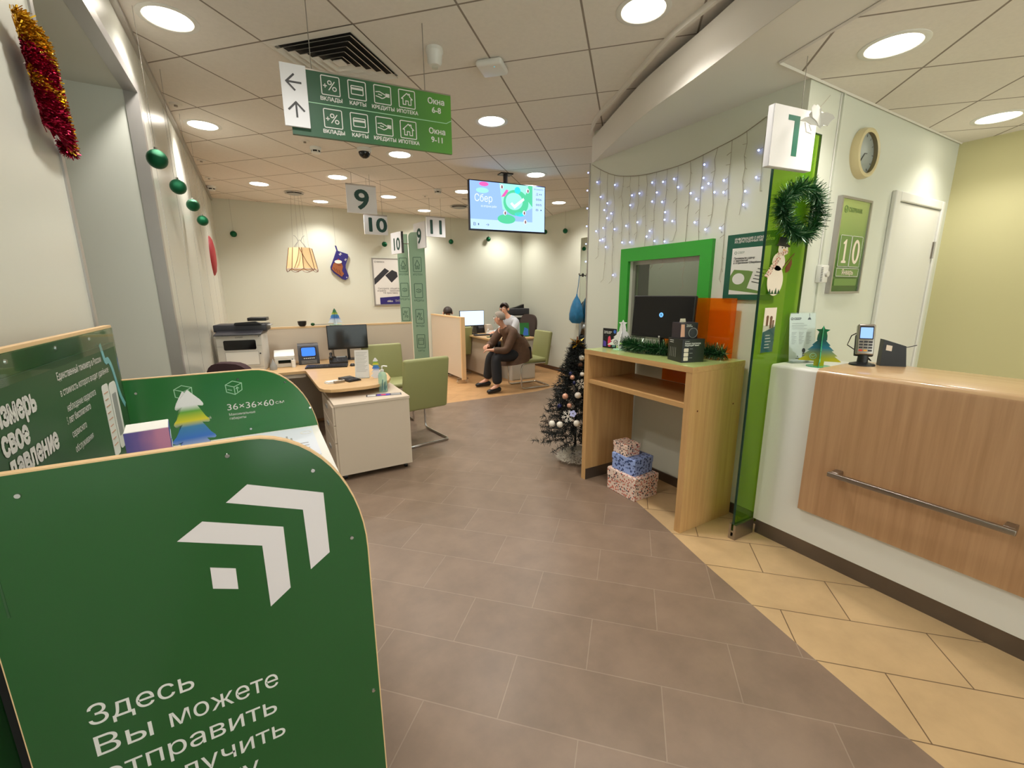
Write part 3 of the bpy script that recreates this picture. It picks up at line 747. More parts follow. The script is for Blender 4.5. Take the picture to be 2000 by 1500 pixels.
def fir_stand(name, label, loc, rz, h, w, m1, m2_, base, base_m, tiers=4, star=False, th=.004, group=None):
    t = thing(name, label, 'decoration', loc, rz, group)
    pf = fir_profile(h, w, tiers, star)
    MB().prism(pf, frame((0,th/2,.004), (1,0,0), (0,0,1)), th).build('front_silhouette', m1, t)
    MB().prism([(x*.8, z) for x, z in pf], frame((-th/2,0,.004), (0,1,0), (0,0,1)), th).build('cross_silhouette', m2_, t)
    if base == 'round': MB().lathe([(0,0),(w*.3,0),(w*.3,.004),(0,.004)], None, 28).build('foot', base_m, t)
    else: MB().rbox(-w*.42,w*.42,-w*.2,w*.2,0,.004,.001).build('foot', base_m, t)
    return t
t = fir_stand('table_fir', 'green and blue acrylic fir with a star on the white counter end', (2.80,1.275,CT), RAD(-62), .232, .205, M['firgreen'], M['firedge'], 'round', M['firedge'], 5, True)
strokes([tuple(circ(-.032,.06,.016,n=18)), [(-.04,.06),(-.033,.054),(-.018,.068)]], .004, frame((0,-.004,0),(1,0,0),(0,0,1)), M['mint'], t, 'emblem')
# ---- card terminal on a pedestal
CT2 = 1.132
t = thing('card_terminal', 'silver card terminal with blue screen on a black pedestal on the wooden counter', 'card terminal', (2.97,1.13,CT2), RAD(-58))
MB().lathe([(0,0),(.062,0),(.06,.008),(.026,.018),(.024,.06),(0,.06)], None, 28).build('pedestal', M['black'], t, smooth=True)
rt = Matrix.Translation((0,-.012,.058)) @ Matrix.Rotation(RAD(-16), 4, 'X')
MB().rbox(-.041,.041,-.02,.022,0,.178,.01,rt).build('body', M['steel'], t, smooth=True)
MB().rbox(-.044,.044,.0,.026,-.004,.12,.006,rt).build('cradle', M['black'], t, smooth=True)
mf = rt @ face_y(0,-.0202,0)
flat(rrect(-.033,.033,.088,.165,.004), mf, M['dark'], t, 'screen_surround', .0012)
flat(rrect(-.028,.028,.094,.156,.002), rt @ face_y(0,-.0215,0), M['scrterm'], t, 'screen', .0006)
for i in range(4):
    for j in range(3):
        mk = [M['redkey'], M['yellowkey'], M['dark']][j] if i == 3 else M['dark']
        MB().prism(rrect(-.030+.0215*j,-.013+.0215*j,.069-.0165*i,.078-.0165*i,.002), mf, .003).build('key', mk, t)
MB().tube([(.02,.03,.05),(.05,.05,.02),(-.06,.12,.10),(-.055,.07,.16),(-.03,.01,.19)], .003, 6).build('cord', M['blackcable'], t)
t = thing('terminal_backstand', 'black angular plastic stand right behind the card terminal', 'stand', (3.075,1.03,CT2), RAD(-50))
MB().prism([(-.06,0),(.06,0),(.045,.115),(-.06,.15)], frame((0,.03,0),(1,0,0),(0,0,1)), .05).build('body', M['black'], t, bevel=.004)
flat([(-.045,.09),(-.018,.085),(-.018,.115),(-.045,.12)], face_y(0,-.0202,0), M['cream'], t, 'sticker', .0008)
MB().tube([(.04,.02,.1),(.08,.04,.105),(.12,.05,.115)], .0025, 6).build('stylus', M['dark'], t)
# ================================================================== KIOSK DESK
KX0, KX1, KY0, KY1, KZ = 2.222, 2.745, 1.685, 2.70, 1.105
t = thing('kiosk_desk', 'tall pale wooden desk with lime top and open shelf against the window wall', 'desk', (2.48,2.19,0))
def K(x0,x1,y0,y1,z0,z1,b=None): return (b or MB()).box(x0-2.48,x1-2.48,y0-2.19,y1-2.19,z0,z1)
K(KX0+.002,KX1,KY0,KY0+.046,.0,KZ-.038).build('side_panel', M['oak'], t); K(KX0+.002,KX1,KY1-.046,KY1,0,KZ-.038).build('side_panel', M['oak'], t)
K(KX0,KX1,KY0-.002,KY1+.002,KZ-.037,KZ-.002).build('top', M['oakh'], t)
K(KX0+.001,KX1,KY0,KY1,KZ-.002,KZ).build('top_laminate', M['limetop'], t)
K(KX0+.01,KX1-.03,KY0+.046,KY1-.046,.836,.866).build('shelf', M['oakh'], t)
for y in (KY0+.044, KY1-.048): K(KX0+.006,KX1-.01,y,y+.004,.0,.095).build('kick_strip', M['steeldark'], t)
sc = MB()
for z, x in ((.82,2.30),(.82,2.66)): sc.cyl((x-2.48,KY0-2.19-.001,z),(x-2.48,KY0-2.19+.002,z),.006,seg=10)
sc.build('cam_fittings', M['bead'], t)
# ---- amber sheet behind the desk
t = tag(MB().rbox(KX1-.028,KX1-.02,1.77,2.34,.868,1.075,.001).box(KX1-.028,KX1-.02,1.77,2.34,KZ,1.505).build('amber_panel', M['amber']), 'orange translucent acrylic sheet standing behind the black kiosk monitor', 'acrylic panel')
# ---- kiosk monitor
def monitor(name, label, loc, rz, w, h, z0, screen_m, body=None, foot=True, footz=0.0, depth=.03, neck=.03, tiltd=0):
    t = thing(name, label, 'monitor', loc, rz)
    rt = Matrix.Translation((0,0,z0)) @ Matrix.Rotation(RAD(tiltd), 4, 'X')
    MB().rbox(-w/2,w/2,0,depth,0,h,.005,rt).build('housing', body or M['black'], t, smooth=True)
    flat([(-w/2+.008,.02),(w/2-.008,.02),(w/2-.008,h-.008),(-w/2+.008,h-.008)], rt @ face_y(0,-.0002,0), screen_m, t, 'screen', .0008)
    s = MB(); s.rbox(-neck/2,neck/2,depth,depth+.02,.008,z0+h*.5,.003); s.build('neck', body or M['black'], t, smooth=True)
    MB().rbox(-w*.2,w*.2,-.02,depth+.12,0,.01,.004).build('foot', body or M['black'], t, smooth=True)
    return t
mk = monitor('computer_monitor', 'black monitor with a small round blue logo on the lime kiosk top', (2.475,2.18,KZ), RAD(-90+6.5), .50, .30, .118, M['blackgloss'], tiltd=-4)
rt = Matrix.Translation((0,0,.118)) @ Matrix.Rotation(RAD(-4), 4, 'X')
flat(circ(0,.165,.017,n=24), rt @ face_y(0,-.0012,0), M['logoblue'], mk, 'screen_emblem', .0005)
strokes([[(-.006,.155),(-.002,.176)],[(-.003,.166),(.005,.168)],[(.006,.156),(.003,.168)]], .003, rt @ face_y(0,-.0018,0), M['blackgloss'], mk, 'emblem_strokes', .0004)
flat(circ(0,.010,.007,n=16), rt @ face_y(0,-.0012,0), M['ltgrey'], mk, 'badge', .0005)
# ---- boxes on the kiosk
t = thing('black_carton', 'black cube carton with white lettering near the right front of the kiosk top', 'box', (2.40,1.885,KZ), RAD(-18))
MB().rbox(-.08,.08,-.08,.08,0,.15,.002).build('carton', pm('black printed card',(20,22,24),.35), t)
mf = face_y(0,-.0802,0)
text('Какая подписка\nподходит вам?', mf @ T(-.062,.118,0), .0145, M['greentxt'], t, bold=.0005, line=.85); text('телефон', mf @ T(-.062,.134,0), .008, M['greentxt'], t)
pw = MB()
for i, z in enumerate((.08,.052,.024)): pw.prism(rrect(-.066,-.034,z-.012,z+.012,.004), mf, .0008)
pw.build('printed_tile_print', M['cream'], t)
strokes([[(-.024,z),(-.005,z)] for z in (.088,.06,.03)], .003, mf, M['grey'], t, 'printed_lines')
ms = frame((-.0802,0,0), (0,-1,0), (0,0,1))
strokes([[(-.06,.135-.012*i),(-.02,.135-.012*i)] for i in range(2)], .004, ms, M['greentxt'], t, 'side_print'); strokes([[(-.05+.02*i,.03),(-.05+.02*i,.09)] for i in range(4)], .003, ms, M['grey'], t, 'side_print')
t = thing('speaker_carton', 'small dark violet speaker carton stacked on the black cube carton', 'box', (2.40,1.905,KZ+.15), RAD(-18))
MB().rbox(-.062,.062,-.05,.05,0,.1,.002).build('carton', pm('dark violet card',(40,30,44),.3), t)
mf = face_y(0,-.0502,0)
MB().lathe([(0,.004),(.026,.004),(.03,.0)], frame((.028,-.05,.035),(1,0,0),(0,0,1)), 24).build('printed_speaker', M['dark'], t, smooth=True)
strokes([tuple(circ(.028,.035,.031,n=24))], .004, face_y(0,-.0512,0), M['grey'], t, 'speaker_ring')
flat([(-.06,.01),(-.03,.01),(-.036,.09),(-.06,.09)], mf, M['bpink'], t, 'coloured_print', .0006)
text('Умная\nколонка', mf @ T(-.022,.082,0), .011, M['greentxt'], t, bold=.0003, line=.8)
MB().prism([(-.022,.1),(.022,.1),(.018,.122),(-.018,.122)], frame((0,.03,0),(1,0,0),(0,0,1)), .002).build('hang_tab', M['cream'], t)
t = thing('leaflet_board', 'black advert card with coral figures at the left end of the kiosk top', 'advert card', (2.42,2.635,KZ), RAD(-84))
MB().box(-.07,.07,0,.004,0,.158).build('card', pm('black card',(18,20,24),.3), t); MB().box(-.07,.07,.0,.06,0,.003).build('foot', M['acryl'], t)
mf = face_y(0,-.0002,0)
text('Смарт-часы\nдля жизни', mf @ T(-.058,.128,0), .014, M['greentxt'], t, bold=.0005, line=.8)
flat([(-.01,.012),(.012,.012),(.02,.06),(.006,.1),(-.012,.09),(-.016,.05)], mf, M['pinkprint'], t, 'printed_band', .0008); flat([(.03,.012),(.062,.012),(.058,.05),(.04,.06)], mf, M['turq'], t, 'printed_band', .0008)
flat([(-.062,.012),(-.03,.012),(-.034,.05),(-.062,.06)], mf, M['purple'], t, 'printed_band', .0008); strokes([tuple(circ(-.035,.085,.016,n=18))], .004, mf, M['dark'], t, 'printed_watch')
flat(circ(.054,.135,.014,n=16), mf, M['bluepr'], t, 'printed_badge', .0008)
t = fir_stand('table_fir', 'white slot together fir with a star on the lime kiosk top', (2.445,2.515,KZ), RAD(-62), .228, .235, M['firw'], M['firw'], 'round', M['mint'], 5, True)
strokes([tuple(circ(-.052,.055,.016,n=18)), [(-.06,.055),(-.053,.049),(-.038,.063)]], .003, frame((0,-.004,0),(1,0,0),(0,0,1)), M['dark'], t, 'emblem')
# ---- garland along the back of the kiosk top
path = [(2.43,2.46,.05),(2.405,2.37,.05),(2.42,2.26,.045),(2.45,2.14,.045),(2.53,2.0,.045),(2.59,1.87,.045),(2.62,1.75,.045)]
g0 = Vector((2.56,2.1,KZ))
loc = [tuple(Vector(p)-Vector((2.56,2.1,0))) for p in path]
t = thing('tinsel_garland', 'dark green tinsel garland lying along the back of the lime kiosk top', 'garland', g0)
MB().tube(loc, .012, 6).build('core', M['tinselgreen'], t)
for n_, r_, j_, nm_, mt_ in ((4200,.078,.75,'foil',M['tinselgreen']),(420,.072,.15,'foil_glints',M['tinselglint'])):
    b = tinsel(MB(), loc, n_, r_, .004, j_)
    for v in b.bm.verts: v.co.z = max(v.co.z, .002)
    b.build(nm_, mt_, t)
# ---- cables below
t = tag(MB().tube(spline([(2.66,1.93,.836),(2.655,1.955,.6),(2.68,1.95,.4),(2.665,1.93,.2),(2.63,1.88,.04),(2.58,1.82,.006)], 6), .0045, 6).build('power_cable', M['blackcable'], None, smooth=True), 'black cable hanging from the kiosk shelf down to the floor', 'cable')
t = tag(MB().tube(spline([(2.56,1.80,.006),(2.44,1.86,.006),(2.38,1.82,.006),(2.42,1.76,.006),(2.50,1.72,.006)], 6), .0045, 6).build('network_cable', M['white'], None, smooth=True), 'short white cable looped on the floor by the right kiosk leg', 'cable')
# ---- gift boxes
def gift(label, x0, x1, y0, y1, z0, z1, m, rz):
    cx, cy = (x0+x1)/2, (y0+y1)/2
    t = thing('gift_box', label, 'gift box', (cx,cy,z0), rz, 'wrapped gift boxes under the kiosk')
    a, c, h = (x1-x0)/2, (y1-y0)/2, z1-z0
    MB().rbox(-a,a,-c,c,0,h*.97,.004).build('wrapped_carton', m, t)
    MB().rbox(-a-.003,a+.003,-c-.003,c+.003,h*.62,h,.003).build('lid', m, t)
gift('large berry print gift box on the floor at the bottom of the stack', 2.285,2.53,2.15,2.445,0,.182,M['gift1'],0)
gift('blue print gift box in the middle of the stack under the kiosk', 2.305,2.505,2.19,2.42,.1821,.312,M['gift2'],RAD(3))
gift('small berry print gift box on top of the blue one', 2.31,2.44,2.265,2.42,.3121,.405,M['gift1'],RAD(-3))
# ---- coin information poster on the wall
p0 = P(1425,462,X=XW-.01); 
t = thing('wall_poster', 'dark green framed poster about coins on the wall right of the green window', 'poster', (XW-.008,1.735,1.70))
mf = face_x(0,0,0)
flat([(-.168,-.205),(.165,-.205),(.165,.213),(-.168,.213)], mf, M['tealfr'], t, 'board', .008)
flat([(-.125,-.17),(.13,-.17),(.13,.125),(-.125,.125)], frame((-.008,0,0),(0,-1,0),(0,0,1)), M['posterbg'], t, 'print', .002)
mp = frame((-.0102,0,0),(0,-1,0),(0,0,1))
text('ИНФОРМАЦИЯ О МОНЕТАХ\nИЗ ДРАГОЦЕННЫХ МЕТАЛЛОВ', frame((-.0084,0,0),(0,-1,0),(0,0,1)) @ T(-.115,.175,0), .019, M['greentxt'], t, bold=.0006, width=.26, line=.9)
text('СБЕР', mp @ T(-.085,.09,0), .018, M['tealfr'], t); strokes([tuple(circ(-.1,.096,.008,n=14))], .002, mp, M['tealfr'], t, 'emblem')
text('Проверьте сдачу\nс зарплатой\nв отделении Сбербанка', mp @ T(-.11,.055,0), .017, M['dark'], t, bold=.0004, line=.85)
flat([(-.125,-.14),(.13,-.17),(.13,-.05),(.0,-.02),(-.1,-.01),(-.125,-.05)], mp, M['calbox'], t, 'printed_table', .0006)
flat(circ(-.065,-.07,.042,.036,22), frame((-.0109,0,0),(0,-1,0),(0,0,1)), M['posterbg'], t, 'printed_plate', .0006)
flat([(.0,-.13),(.09,-.15),(.125,.0),(.045,.02)], frame((-.0109,0,0),(0,-1,0),(0,0,1)), M['posterbg'], t, 'printed_form', .0006)
strokes([[(.03+.008*i,-.09+.02*i),(.08+.008*i,-.1+.02*i)] for i in range(5)], .005, frame((-.0116,0,0),(0,-1,0),(0,0,1)), M['dark'], t, 'form_lines', .0004)
# ---- icicle light string
t = thing('icicle_lights', 'string of icicle lights with cold white bulbs draped over the window wall', 'string lights', (XW-.008,2.4,2.2))
top = spline([tuple(P(u,v,X=XW-.008))[1:] for u, v in [(1157,322),(1178,334),(1205,343),(1245,343),(1290,334),(1340,318),(1400,289),(1450,262),(1497,228)]], 8)
b = MB(); b.tube([(0,y-2.4,z-2.2) for y, z in top], .0028, 5); bulbs = []
cols = [(1172,500),(1186,545),(1200,548),(1216,470),(1231,470),(1246,470),(1262,480),(1280,520),(1300,520),(1322,470),(1345,560),(1368,470),(1392,440),(1420,545),(1447,420),(1480,375)]
for i, (u, vend) in enumerate(cols):
    y = P(u,400,X=XW).y
    zt = min(top, key=lambda q: abs(q[0]-y))[1]
    ze = P(u,vend,X=XW).z
    n = max(3, int((zt-ze)/.07)); pts = []
    for k in range(n+1):
        z = zt+(ze-zt)*k/n; yy = y+rnd.uniform(-.008,.008)-.02*(k/n)*rnd.random(); pts.append((0-.004*rnd.random(), yy-2.4, z-2.2))
        if k and rnd.random() < .8:
            tip = Vector(pts[-1])+Vector((-.012, rnd.choice((-1,1))*.022, rnd.uniform(-.03,.0)))
            b.tube([pts[-1], tip], .0014, 4)
            if rnd.random() < .52 and len(bulbs) < 96: bulbs.append(tip)
    b.tube(pts, .0017, 4)
for v0, v1 in ((340,530),):      # the tail round the wall end
    pts = []
    for k in range(12):
        q = P(1146,v0+(v1-v0)*k/11,X=XW); pts.append((.012+.006*rnd.random(), 3.385-2.4, q.z-2.2))
        if k % 2 == 0: bulbs.append(Vector(pts[-1])+Vector((0,.02,.01)))
    b.tube(pts, .0017, 4)
b.build('wire', M['cable'], t)
for q in bulbs[:100]: MB().ball(q, .006, 8).build('bulb', M['blueled'], t)
# ---- Christmas tree between the kiosk and the end of the wall
TX, TY = 2.46, 3.09
t = thing('christmas_tree', 'small black green artificial fir behind the left end of the kiosk', 'tree', (TX,TY,0))
MB().cyl((0,0,.02),(0,0,1.05),.012).build('trunk', M['needles'], t)
fo = MB()
for k in range(250):
    f = (k+rnd.random())/250; z = .17+.91*f; R = .35*(1-f)**.8+.035
    a = k*2.399+rnd.uniform(-.3,.3); L = R*rnd.uniform(.75,1.05)
    tip = Vector((math.cos(a)*L, math.sin(a)*L, z-.05*(1-f)+.03)); base = Vector((0,0,z))
    tip.x = min(tip.x, XW-TX-.02); tip.y = max(tip.y, KY1-TY+.02)
    for j in range(64):
        p = base.lerp(tip, .25+.75*rnd.random()); d = (tip-base).normalized()*.5+Vector((rnd.gauss(0,.6),rnd.gauss(0,.6),rnd.gauss(0,.6)))
        d = d.normalized()*rnd.uniform(.03,.055); s = d.cross(Vector((rnd.gauss(0,1),rnd.gauss(0,1),rnd.gauss(0,1)))).normalized()*.0032
        e = p+d
        if e.x > XW-TX-.008 or e.y < KY1-TY+.012: continue
        fo._add([p-s,p+s,e+s*.3,e-s*.3], [(0,1,2,3)])
fo.build('branches', M['needles'], t)
fur = MB()
for k in range(2600):
    a = rnd.uniform(0,2*PI); r0 = .16*math.sqrt(rnd.random()); hh = .1*(1-(r0/.17)**2)+.01
    p = Vector((math.cos(a)*r0, math.sin(a)*r0, hh)); d = Vector((math.cos(a)*.7+rnd.gauss(0,.3), math.sin(a)*.7+rnd.gauss(0,.3), .4+rnd.gauss(0,.3))).normalized()*.035
    s = d.cross(Vector((rnd.gauss(0,1),rnd.gauss(0,1),rnd.gauss(0,1)))).normalized()*.003
    e = p+d; e.z = max(e.z, .004); fur._add([p-s,p+s,e+s*.4,e-s*.4], [(0,1,2,3)])
o = fur.build('tree_skirt', M['snow'], None); o.location = (2.43,3.04,0); tag(o, 'fluffy white fur skirt round the foot of the artificial fir', 'tree skirt')
def front(u, v, k=.9):
    """point on the cone of the tree facing the viewer"""
    lo = None
    for i in range(60):
        y = 2.72+.012*i
        q = P(u, v, Y=y); f = (q.z-.2)/.88; R = (.35*(1-max(0,min(f,.99)))**.8+.035)*k
        if (q.x-TX)**2+(q.y-TY)**2 <= R*R: return q
        dd = (q.x-TX)**2+(q.y-TY)**2
        if lo is None or dd < lo[0]: lo = (dd, q)
    return lo[1]
orn = [(1078,827,'bwhite','pearl white bauble lowest at the left tip of the fir',.028),(1093.5,829,'bwhite','pearl white bauble second from the left at the bottom of the fir',.028),(1126.5,827,'bwhite','pearl white bauble low on the fir next to the kiosk side',.029),
 (1128.6,772,'bwhite','pearl white bauble halfway up the fir',.028),(1092.7,793,'bnavy','navy bauble at the left edge of the fir',.022),(1112,792,'bpink','rose gold bauble right of the navy one on the fir',.022),(1104,774,'bpink','large rose gold bauble above the navy one on the fir',.027),
 (1118,737,'bpink','rose gold bauble high on the fir under a navy one',.022),(1114.7,730,'bnavy','navy bauble high at the left edge of the fir',.020),(1122,748,'bnavy','navy bauble beside the upper snowflake on the fir',.018),(1137,731,'bwhite','cream bauble high on the fir touching the kiosk side',.02),(1136,699,'bwhite','white bauble near the top of the fir',.026),(1133,712,'bbrown','copper bauble near the top of the fir',.022)]
for u, v, mname, lab, r in orn:
    q = front(u, v)
    t = thing('tree_bauble', lab, 'bauble', q, 0, 'baubles on the fir')
    MB().ball((0,0,0), r, 18).build('ball', M[mname], t, smooth=True); MB().cyl((0,0,r*.95),(0,0,r*1.3),r*.16,seg=8).build('cap', M['steel'], t)
for u, v, lab, r in [(1109,813,'large white snowflake ornament low on the fir',.055),(1134,750,'white snowflake ornament high on the fir beside the kiosk',.045)]:
    q = front(u, v, 1.02); b = MB(); mf = frame((0,0,0), CR, CU)
    for k in range(6):
        a = PI/3*k+.2; d = Vector((math.cos(a), math.sin(a))); n_ = Vector((-d.y, d.x))
        b.ribbon([(0,0), tuple(d*r)], r*.09, mf, .003)
        for h in (.45,.7): b.ribbon([tuple(d*r*h+n_*r*.25+d*r*.2), tuple(d*r*h), tuple(d*r*h-n_*r*.25+d*r*.2)], r*.07, mf, .003)
    o = b.build('snowflake_ornament', M['bwhite']); o.location = q; tag(o, lab, 'ornament', 'snowflakes on the fir')
q = front(1119,808,1.0); b = MB(); mf = frame((0,0,0), CR, CU)
for k in range(5): b.prism(circ(.018*math.cos(2*PI*k/5),.018*math.sin(2*PI*k/5),.013,n=10), mf, .004)
o = b.build('flower_ornament', M['glitterblue']); o.location = q; tag(o, 'pale lilac flower ornament right of the low snowflake on the fir', 'ornament')
t = thing('gold_bow', 'gold ribbon flower on the top of the artificial fir', 'bow', (TX-.02,TY-.02,1.1))
for k in range(9):
    a = 2*PI*k/9; b = MB(); z = .03*math.sin(k*2.3)
    b.prism([(0,-.006),(.05,-.018),(.085,0),(.05,.018),(0,.006)], Matrix.Rotation(a,4,'Z') @ Matrix.Rotation(-.5+.5*(k%3),4,'Y'), .002); b.build('petal', M['tinselgold'], t)
MB().cyl((0,0,-.06),(0,0,.06),.006).build('stem', M['bead'], t)
# ================================================================== LEFT SIDE
# ---- parcel counter: two green side panels, taller back panel, white top
PX0, PX1, PY0, PY1, PT = -.452, .164, .98, 1.90, 1.275
t = thing('parcel_counter', 'dark green parcel counter with rounded side panels against the left wall', 'counter', (-.14,1.44,0))
pc = t
def side(x0, x1, zt, r, n=14):
    o = [(x0,0),(x1,0),(x1,zt-r*1.45)]
    for i in range(1, n): a = PI/2*i/n; o.append((x1-r+r*math.cos(a), zt-r*1.45+r*1.45*math.sin(a)))
    o += [(x1-r,zt),(x0,zt)]; return o
sp = side(PX0, PX1, PT, .215)
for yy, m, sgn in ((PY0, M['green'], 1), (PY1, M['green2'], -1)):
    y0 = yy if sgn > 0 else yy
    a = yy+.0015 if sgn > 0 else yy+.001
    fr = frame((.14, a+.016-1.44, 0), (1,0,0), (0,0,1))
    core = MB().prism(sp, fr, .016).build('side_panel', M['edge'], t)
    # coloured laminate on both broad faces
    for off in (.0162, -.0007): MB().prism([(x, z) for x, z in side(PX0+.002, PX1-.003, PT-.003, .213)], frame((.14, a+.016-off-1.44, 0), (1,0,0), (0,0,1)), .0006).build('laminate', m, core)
for x, z in ((-.38,1.235),(-.087,1.246),(.062,1.182),(.128,1.0),(.146,.56)):
    MB().lathe([(0,.003),(.004,.003),(.005,0)], frame((x+.14, PY0+.0008-1.44, z),(1,0,0),(0,0,1)), 12).build('screw', M['chrome'], t, smooth=True)
for x, z in ((-.40,1.225),(-.10,1.243),(.055,1.215),(.135,1.10),(-.08,1.045)):
    MB().lathe([(0,.003),(.004,.003),(.005,0)], frame((x+.14, PY1-1.44, z),(1,0,0),(0,0,1)), 12).build('screw', M['chrome'], t, smooth=True)
MB().box(PX0+.14+.004,PX0+.022+.14,PY0+.02-1.44-.0,PY1-1.44,0,1.46).build('back_panel', M['edge'], t)
MB().box(PX0+.022+.14,PX0+.0232+.14,PY0+.02-1.44,PY1-.002-1.44,1.025,1.452).build('back_laminate', M['green'], t)
MB().box(PX0+.024+.14,PX1-.008+.14,PY0+.02-1.44,PY1-1.44,1.0,1.022).build('worktop', M['white'], t)
MB().box(PX0+.024+.14,PX1-.1+.14,PY0+.02-1.44,PY1-1.44,.45,.466).build('inner_shelf', M['white'], t)
MB().box(-.372,-.352,-.46,.44,0,1.22).build('rear_board', M['edge'], t); MB().box(-.3519,-.3512,-.458,.44,0,1.21).build('rear_laminate', M['green'], t); MB().box(-.35,-.313,-.40,.40,0,1.2).build('gap_shade', M['duct_gap'], t)  # black box takes the place of the shaded gap behind the panels
for y in (1.18, 1.42, 1.66):
    MB().lathe([(0,.003),(.004,.003),(.005,0)], frame((PX0+.0234+.14, y-1.44, 1.436),(0,1,0),(0,0,1)), 12).build('screw', M['chrome'], t, smooth=True)
# print on the near panel
mn = frame((.14, PY0-1.44+.0004, 0), (1,0,0), (0,0,1))
flat([(-.061,1.179),(.078,1.126),(.078,.979),(.036,.95),(.034,1.097),(-.101,1.149)], mn, M['logo'], t, 'chevron_print', .0006)
flat([(-.144,1.12),(-.007,1.068),(-.008,.92),(-.05,.889),(-.05,1.037),(-.188,1.09)], mn, M['logo'], t, 'chevron_print', .0006)
flat([(-.144,1.018),(-.102,1.001),(-.103,.953),(-.145,.97)], mn, M['logo'], t, 'square_print', .0006)
for s_, x, z, w_ in (('Здесь',-.366,.757,.163),('Вы',-.366,.686,.086),('можете',-.252,.686,.196),('отправить',-.366,.617,.30),('и',-.366,.548,.024),('получить',-.318,.548,.262),('посылку',-.366,.479,.25)):
    text(s_, mn @ T(x,z,0), .062, M['greentxt'], t, 'slogan_lettering', width=w_)
# print on the far panel
mf = frame((.14, PY1-1.44+.0002, 0), (1,0,0), (0,0,1))
text('36×36×60', mf @ T(-.146,1.128,0), .034, M['greentxt'], t, 'size_lettering', width=.155); text('см', mf @ T(.014,1.132,0), .018, M['greentxt'], t, 'size_lettering', width=.03)
text('Максимальные', mf @ T(-.143,1.106,0), .0135, M['greentxt'], t, 'caption_lettering', width=.085); text('габариты', mf @ T(-.143,1.091,0), .0135, M['greentxt'], t, 'caption_lettering', width=.053)
def cube_icon(cx, cy, s):
    A = [(cx-s,cy+.5*s),(cx-.1*s,cy+s),(cx+s,cy+.62*s),(cx+.02*s,cy+.12*s)]
    return [tuple(A), [(cx-s,cy+.5*s),(cx-.95*s,cy-.55*s),(cx+.05*s,cy-s),(cx+.02*s,cy+.12*s)], [(cx+s,cy+.62*s),(cx+.95*s,cy-.4*s),(cx+.05*s,cy-s)]]
strokes(cube_icon(-.116,1.212,.026)+[[(-.136,1.207),(-.124,1.203)],[(-.106,1.196),(-.106,1.214),(-.110,1.207)],[(-.106,1.214),(-.101,1.209)]], .0024, mf, M['mint'], t, 'carton_icon')
strokes(cube_icon(-.27,1.212,.026)+[tuple(rrect(-.268,-.25,1.194,1.212,.003)), circ(-.259,1.214,.006,n=8,a0=0,a1=PI)], .0024, mf, M['mint'], t, 'carton_icon')
text('15', mf @ T(-.285,1.124,0), .034, M['greentxt'], t, 'size_lettering', width=.035); text('кг', mf @ T(-.246,1.128,0), .018, M['greentxt'], t, 'size_lettering', width=.02)
text('Максимальный', mf @ T(-.285,1.104,0), .0135, M['greentxt'], t, 'caption_lettering', width=.085); text('вес', mf @ T(-.285,1.089,0), .0135, M['greentxt'], t, 'caption_lettering', width=.022)
# ---- tonometer advert in front of the back panel
t = thing('advert_board', 'green film advert board about blood pressure leaning on the back panel of the parcel counter', 'advert board', (PX0+.0236,1.43,1.022))
mb = frame((0,0,0), (0,1,0), (0,0,1))
flat([(-.45,0),(.44,0),(.44,.385),(-.45,.385)], mb, M['greendisp'], t, 'board', .003)
ml = frame((.0032,0,0), (0,1,0), (0,0,1))
for s_, y, z, w_ in (('Измерь',-.355,.304,.175),('свое',-.345,.252,.107),('давление',-.34,.203,.223)):
    text(s_, ml @ T(y,z,0), .062, M['greentxt'], t, 'headline_lettering', width=w_, bold=.0028)
for s_, y, z, w_, bo in (('Единственный тонометр в России',-.05,.342,.33,.0003),('в стоимость которого входит удалённое',-.05,.303,.38,0),('наблюдение кардиолога',-.03,.262,.21,0),('5 лет бесплатного',-.05,.235,.17,.0003),('сервисного',-.035,.198,.10,0),('обслуживания',-.035,.160,.13,0)):
    text(s_, ml @ T(y,z,0), .025, M['greentxt'], t, 'caption_lettering', width=w_, bold=bo)
flat(rrect(.235,.295,.055,.275,.012), ml, M['posterbg'], t, 'printed_phone', .0008); flat(rrect(.30,.375,.06,.27,.02), ml, M['posterbg'], t, 'printed_phone', .0008)
flat(rrect(.315,.355,.1,.235,.004), frame((.0042,0,0),(0,1,0),(0,0,1)), M['grey'], t, 'printed_screen', .0005)
strokes([[(.245,.25-.02*i),(.28-.008*(i%2),.25-.02*i)] for i in range(9)], .003, frame((.0042,0,0),(0,1,0),(0,0,1)), M['bpink'], t, 'printed_rows')
MB().ribbon(spline([(.30,.385),(.318,.34),(.35,.335),(.375,.30),(.40,.22),(.43,.18)],5), .018, ml, .0008).build('printed_ribbon', M['turq'], t)
MB().box(.0062,.0077,-.45,.44,.372,.43).build('acrylic_sheet', M['acryl'], t)
t = tag(MB().prism([(-.06,0),(-.05,.016),(.0,.024),(.07,.012),(.072,0),(.0,-.016),(-.05,-.012)], T(-.365,1.285,1.0225,RAD(50)), .014).build('white_tonometer_cuff', M['white'], smooth=True), 'slim white plastic wand lying on the parcel counter below the headline', 'device')
t = thing('gradient_carton', 'carton with violet and rose gradient print on the parcel counter', 'box', (-.305,1.49,1.022), RAD(8))
MB().rbox(-.047,.047,-.035,.06,0,.18,.002).build('carton', M['whitematte'], t)
flat([(-.047,0),(.047,0),(.047,.178),(-.047,.178)], face_y(0,-.0352,0), M['boxgrad'], t, 'front_print', .0006)
flat([(-.035,0),(.06,0),(.06,.178),(-.035,.178)], frame((.0472,0,0),(0,1,0),(0,0,1)), M['boxblue'], t, 'side_print', .0006)
strokes([[(-.02,.02+.03*i),(.04,.03+.03*i)] for i in range(5)], .006, frame((.0479,0,0),(0,1,0),(0,0,1)), M['greentxt'], t, 'side_lettering')
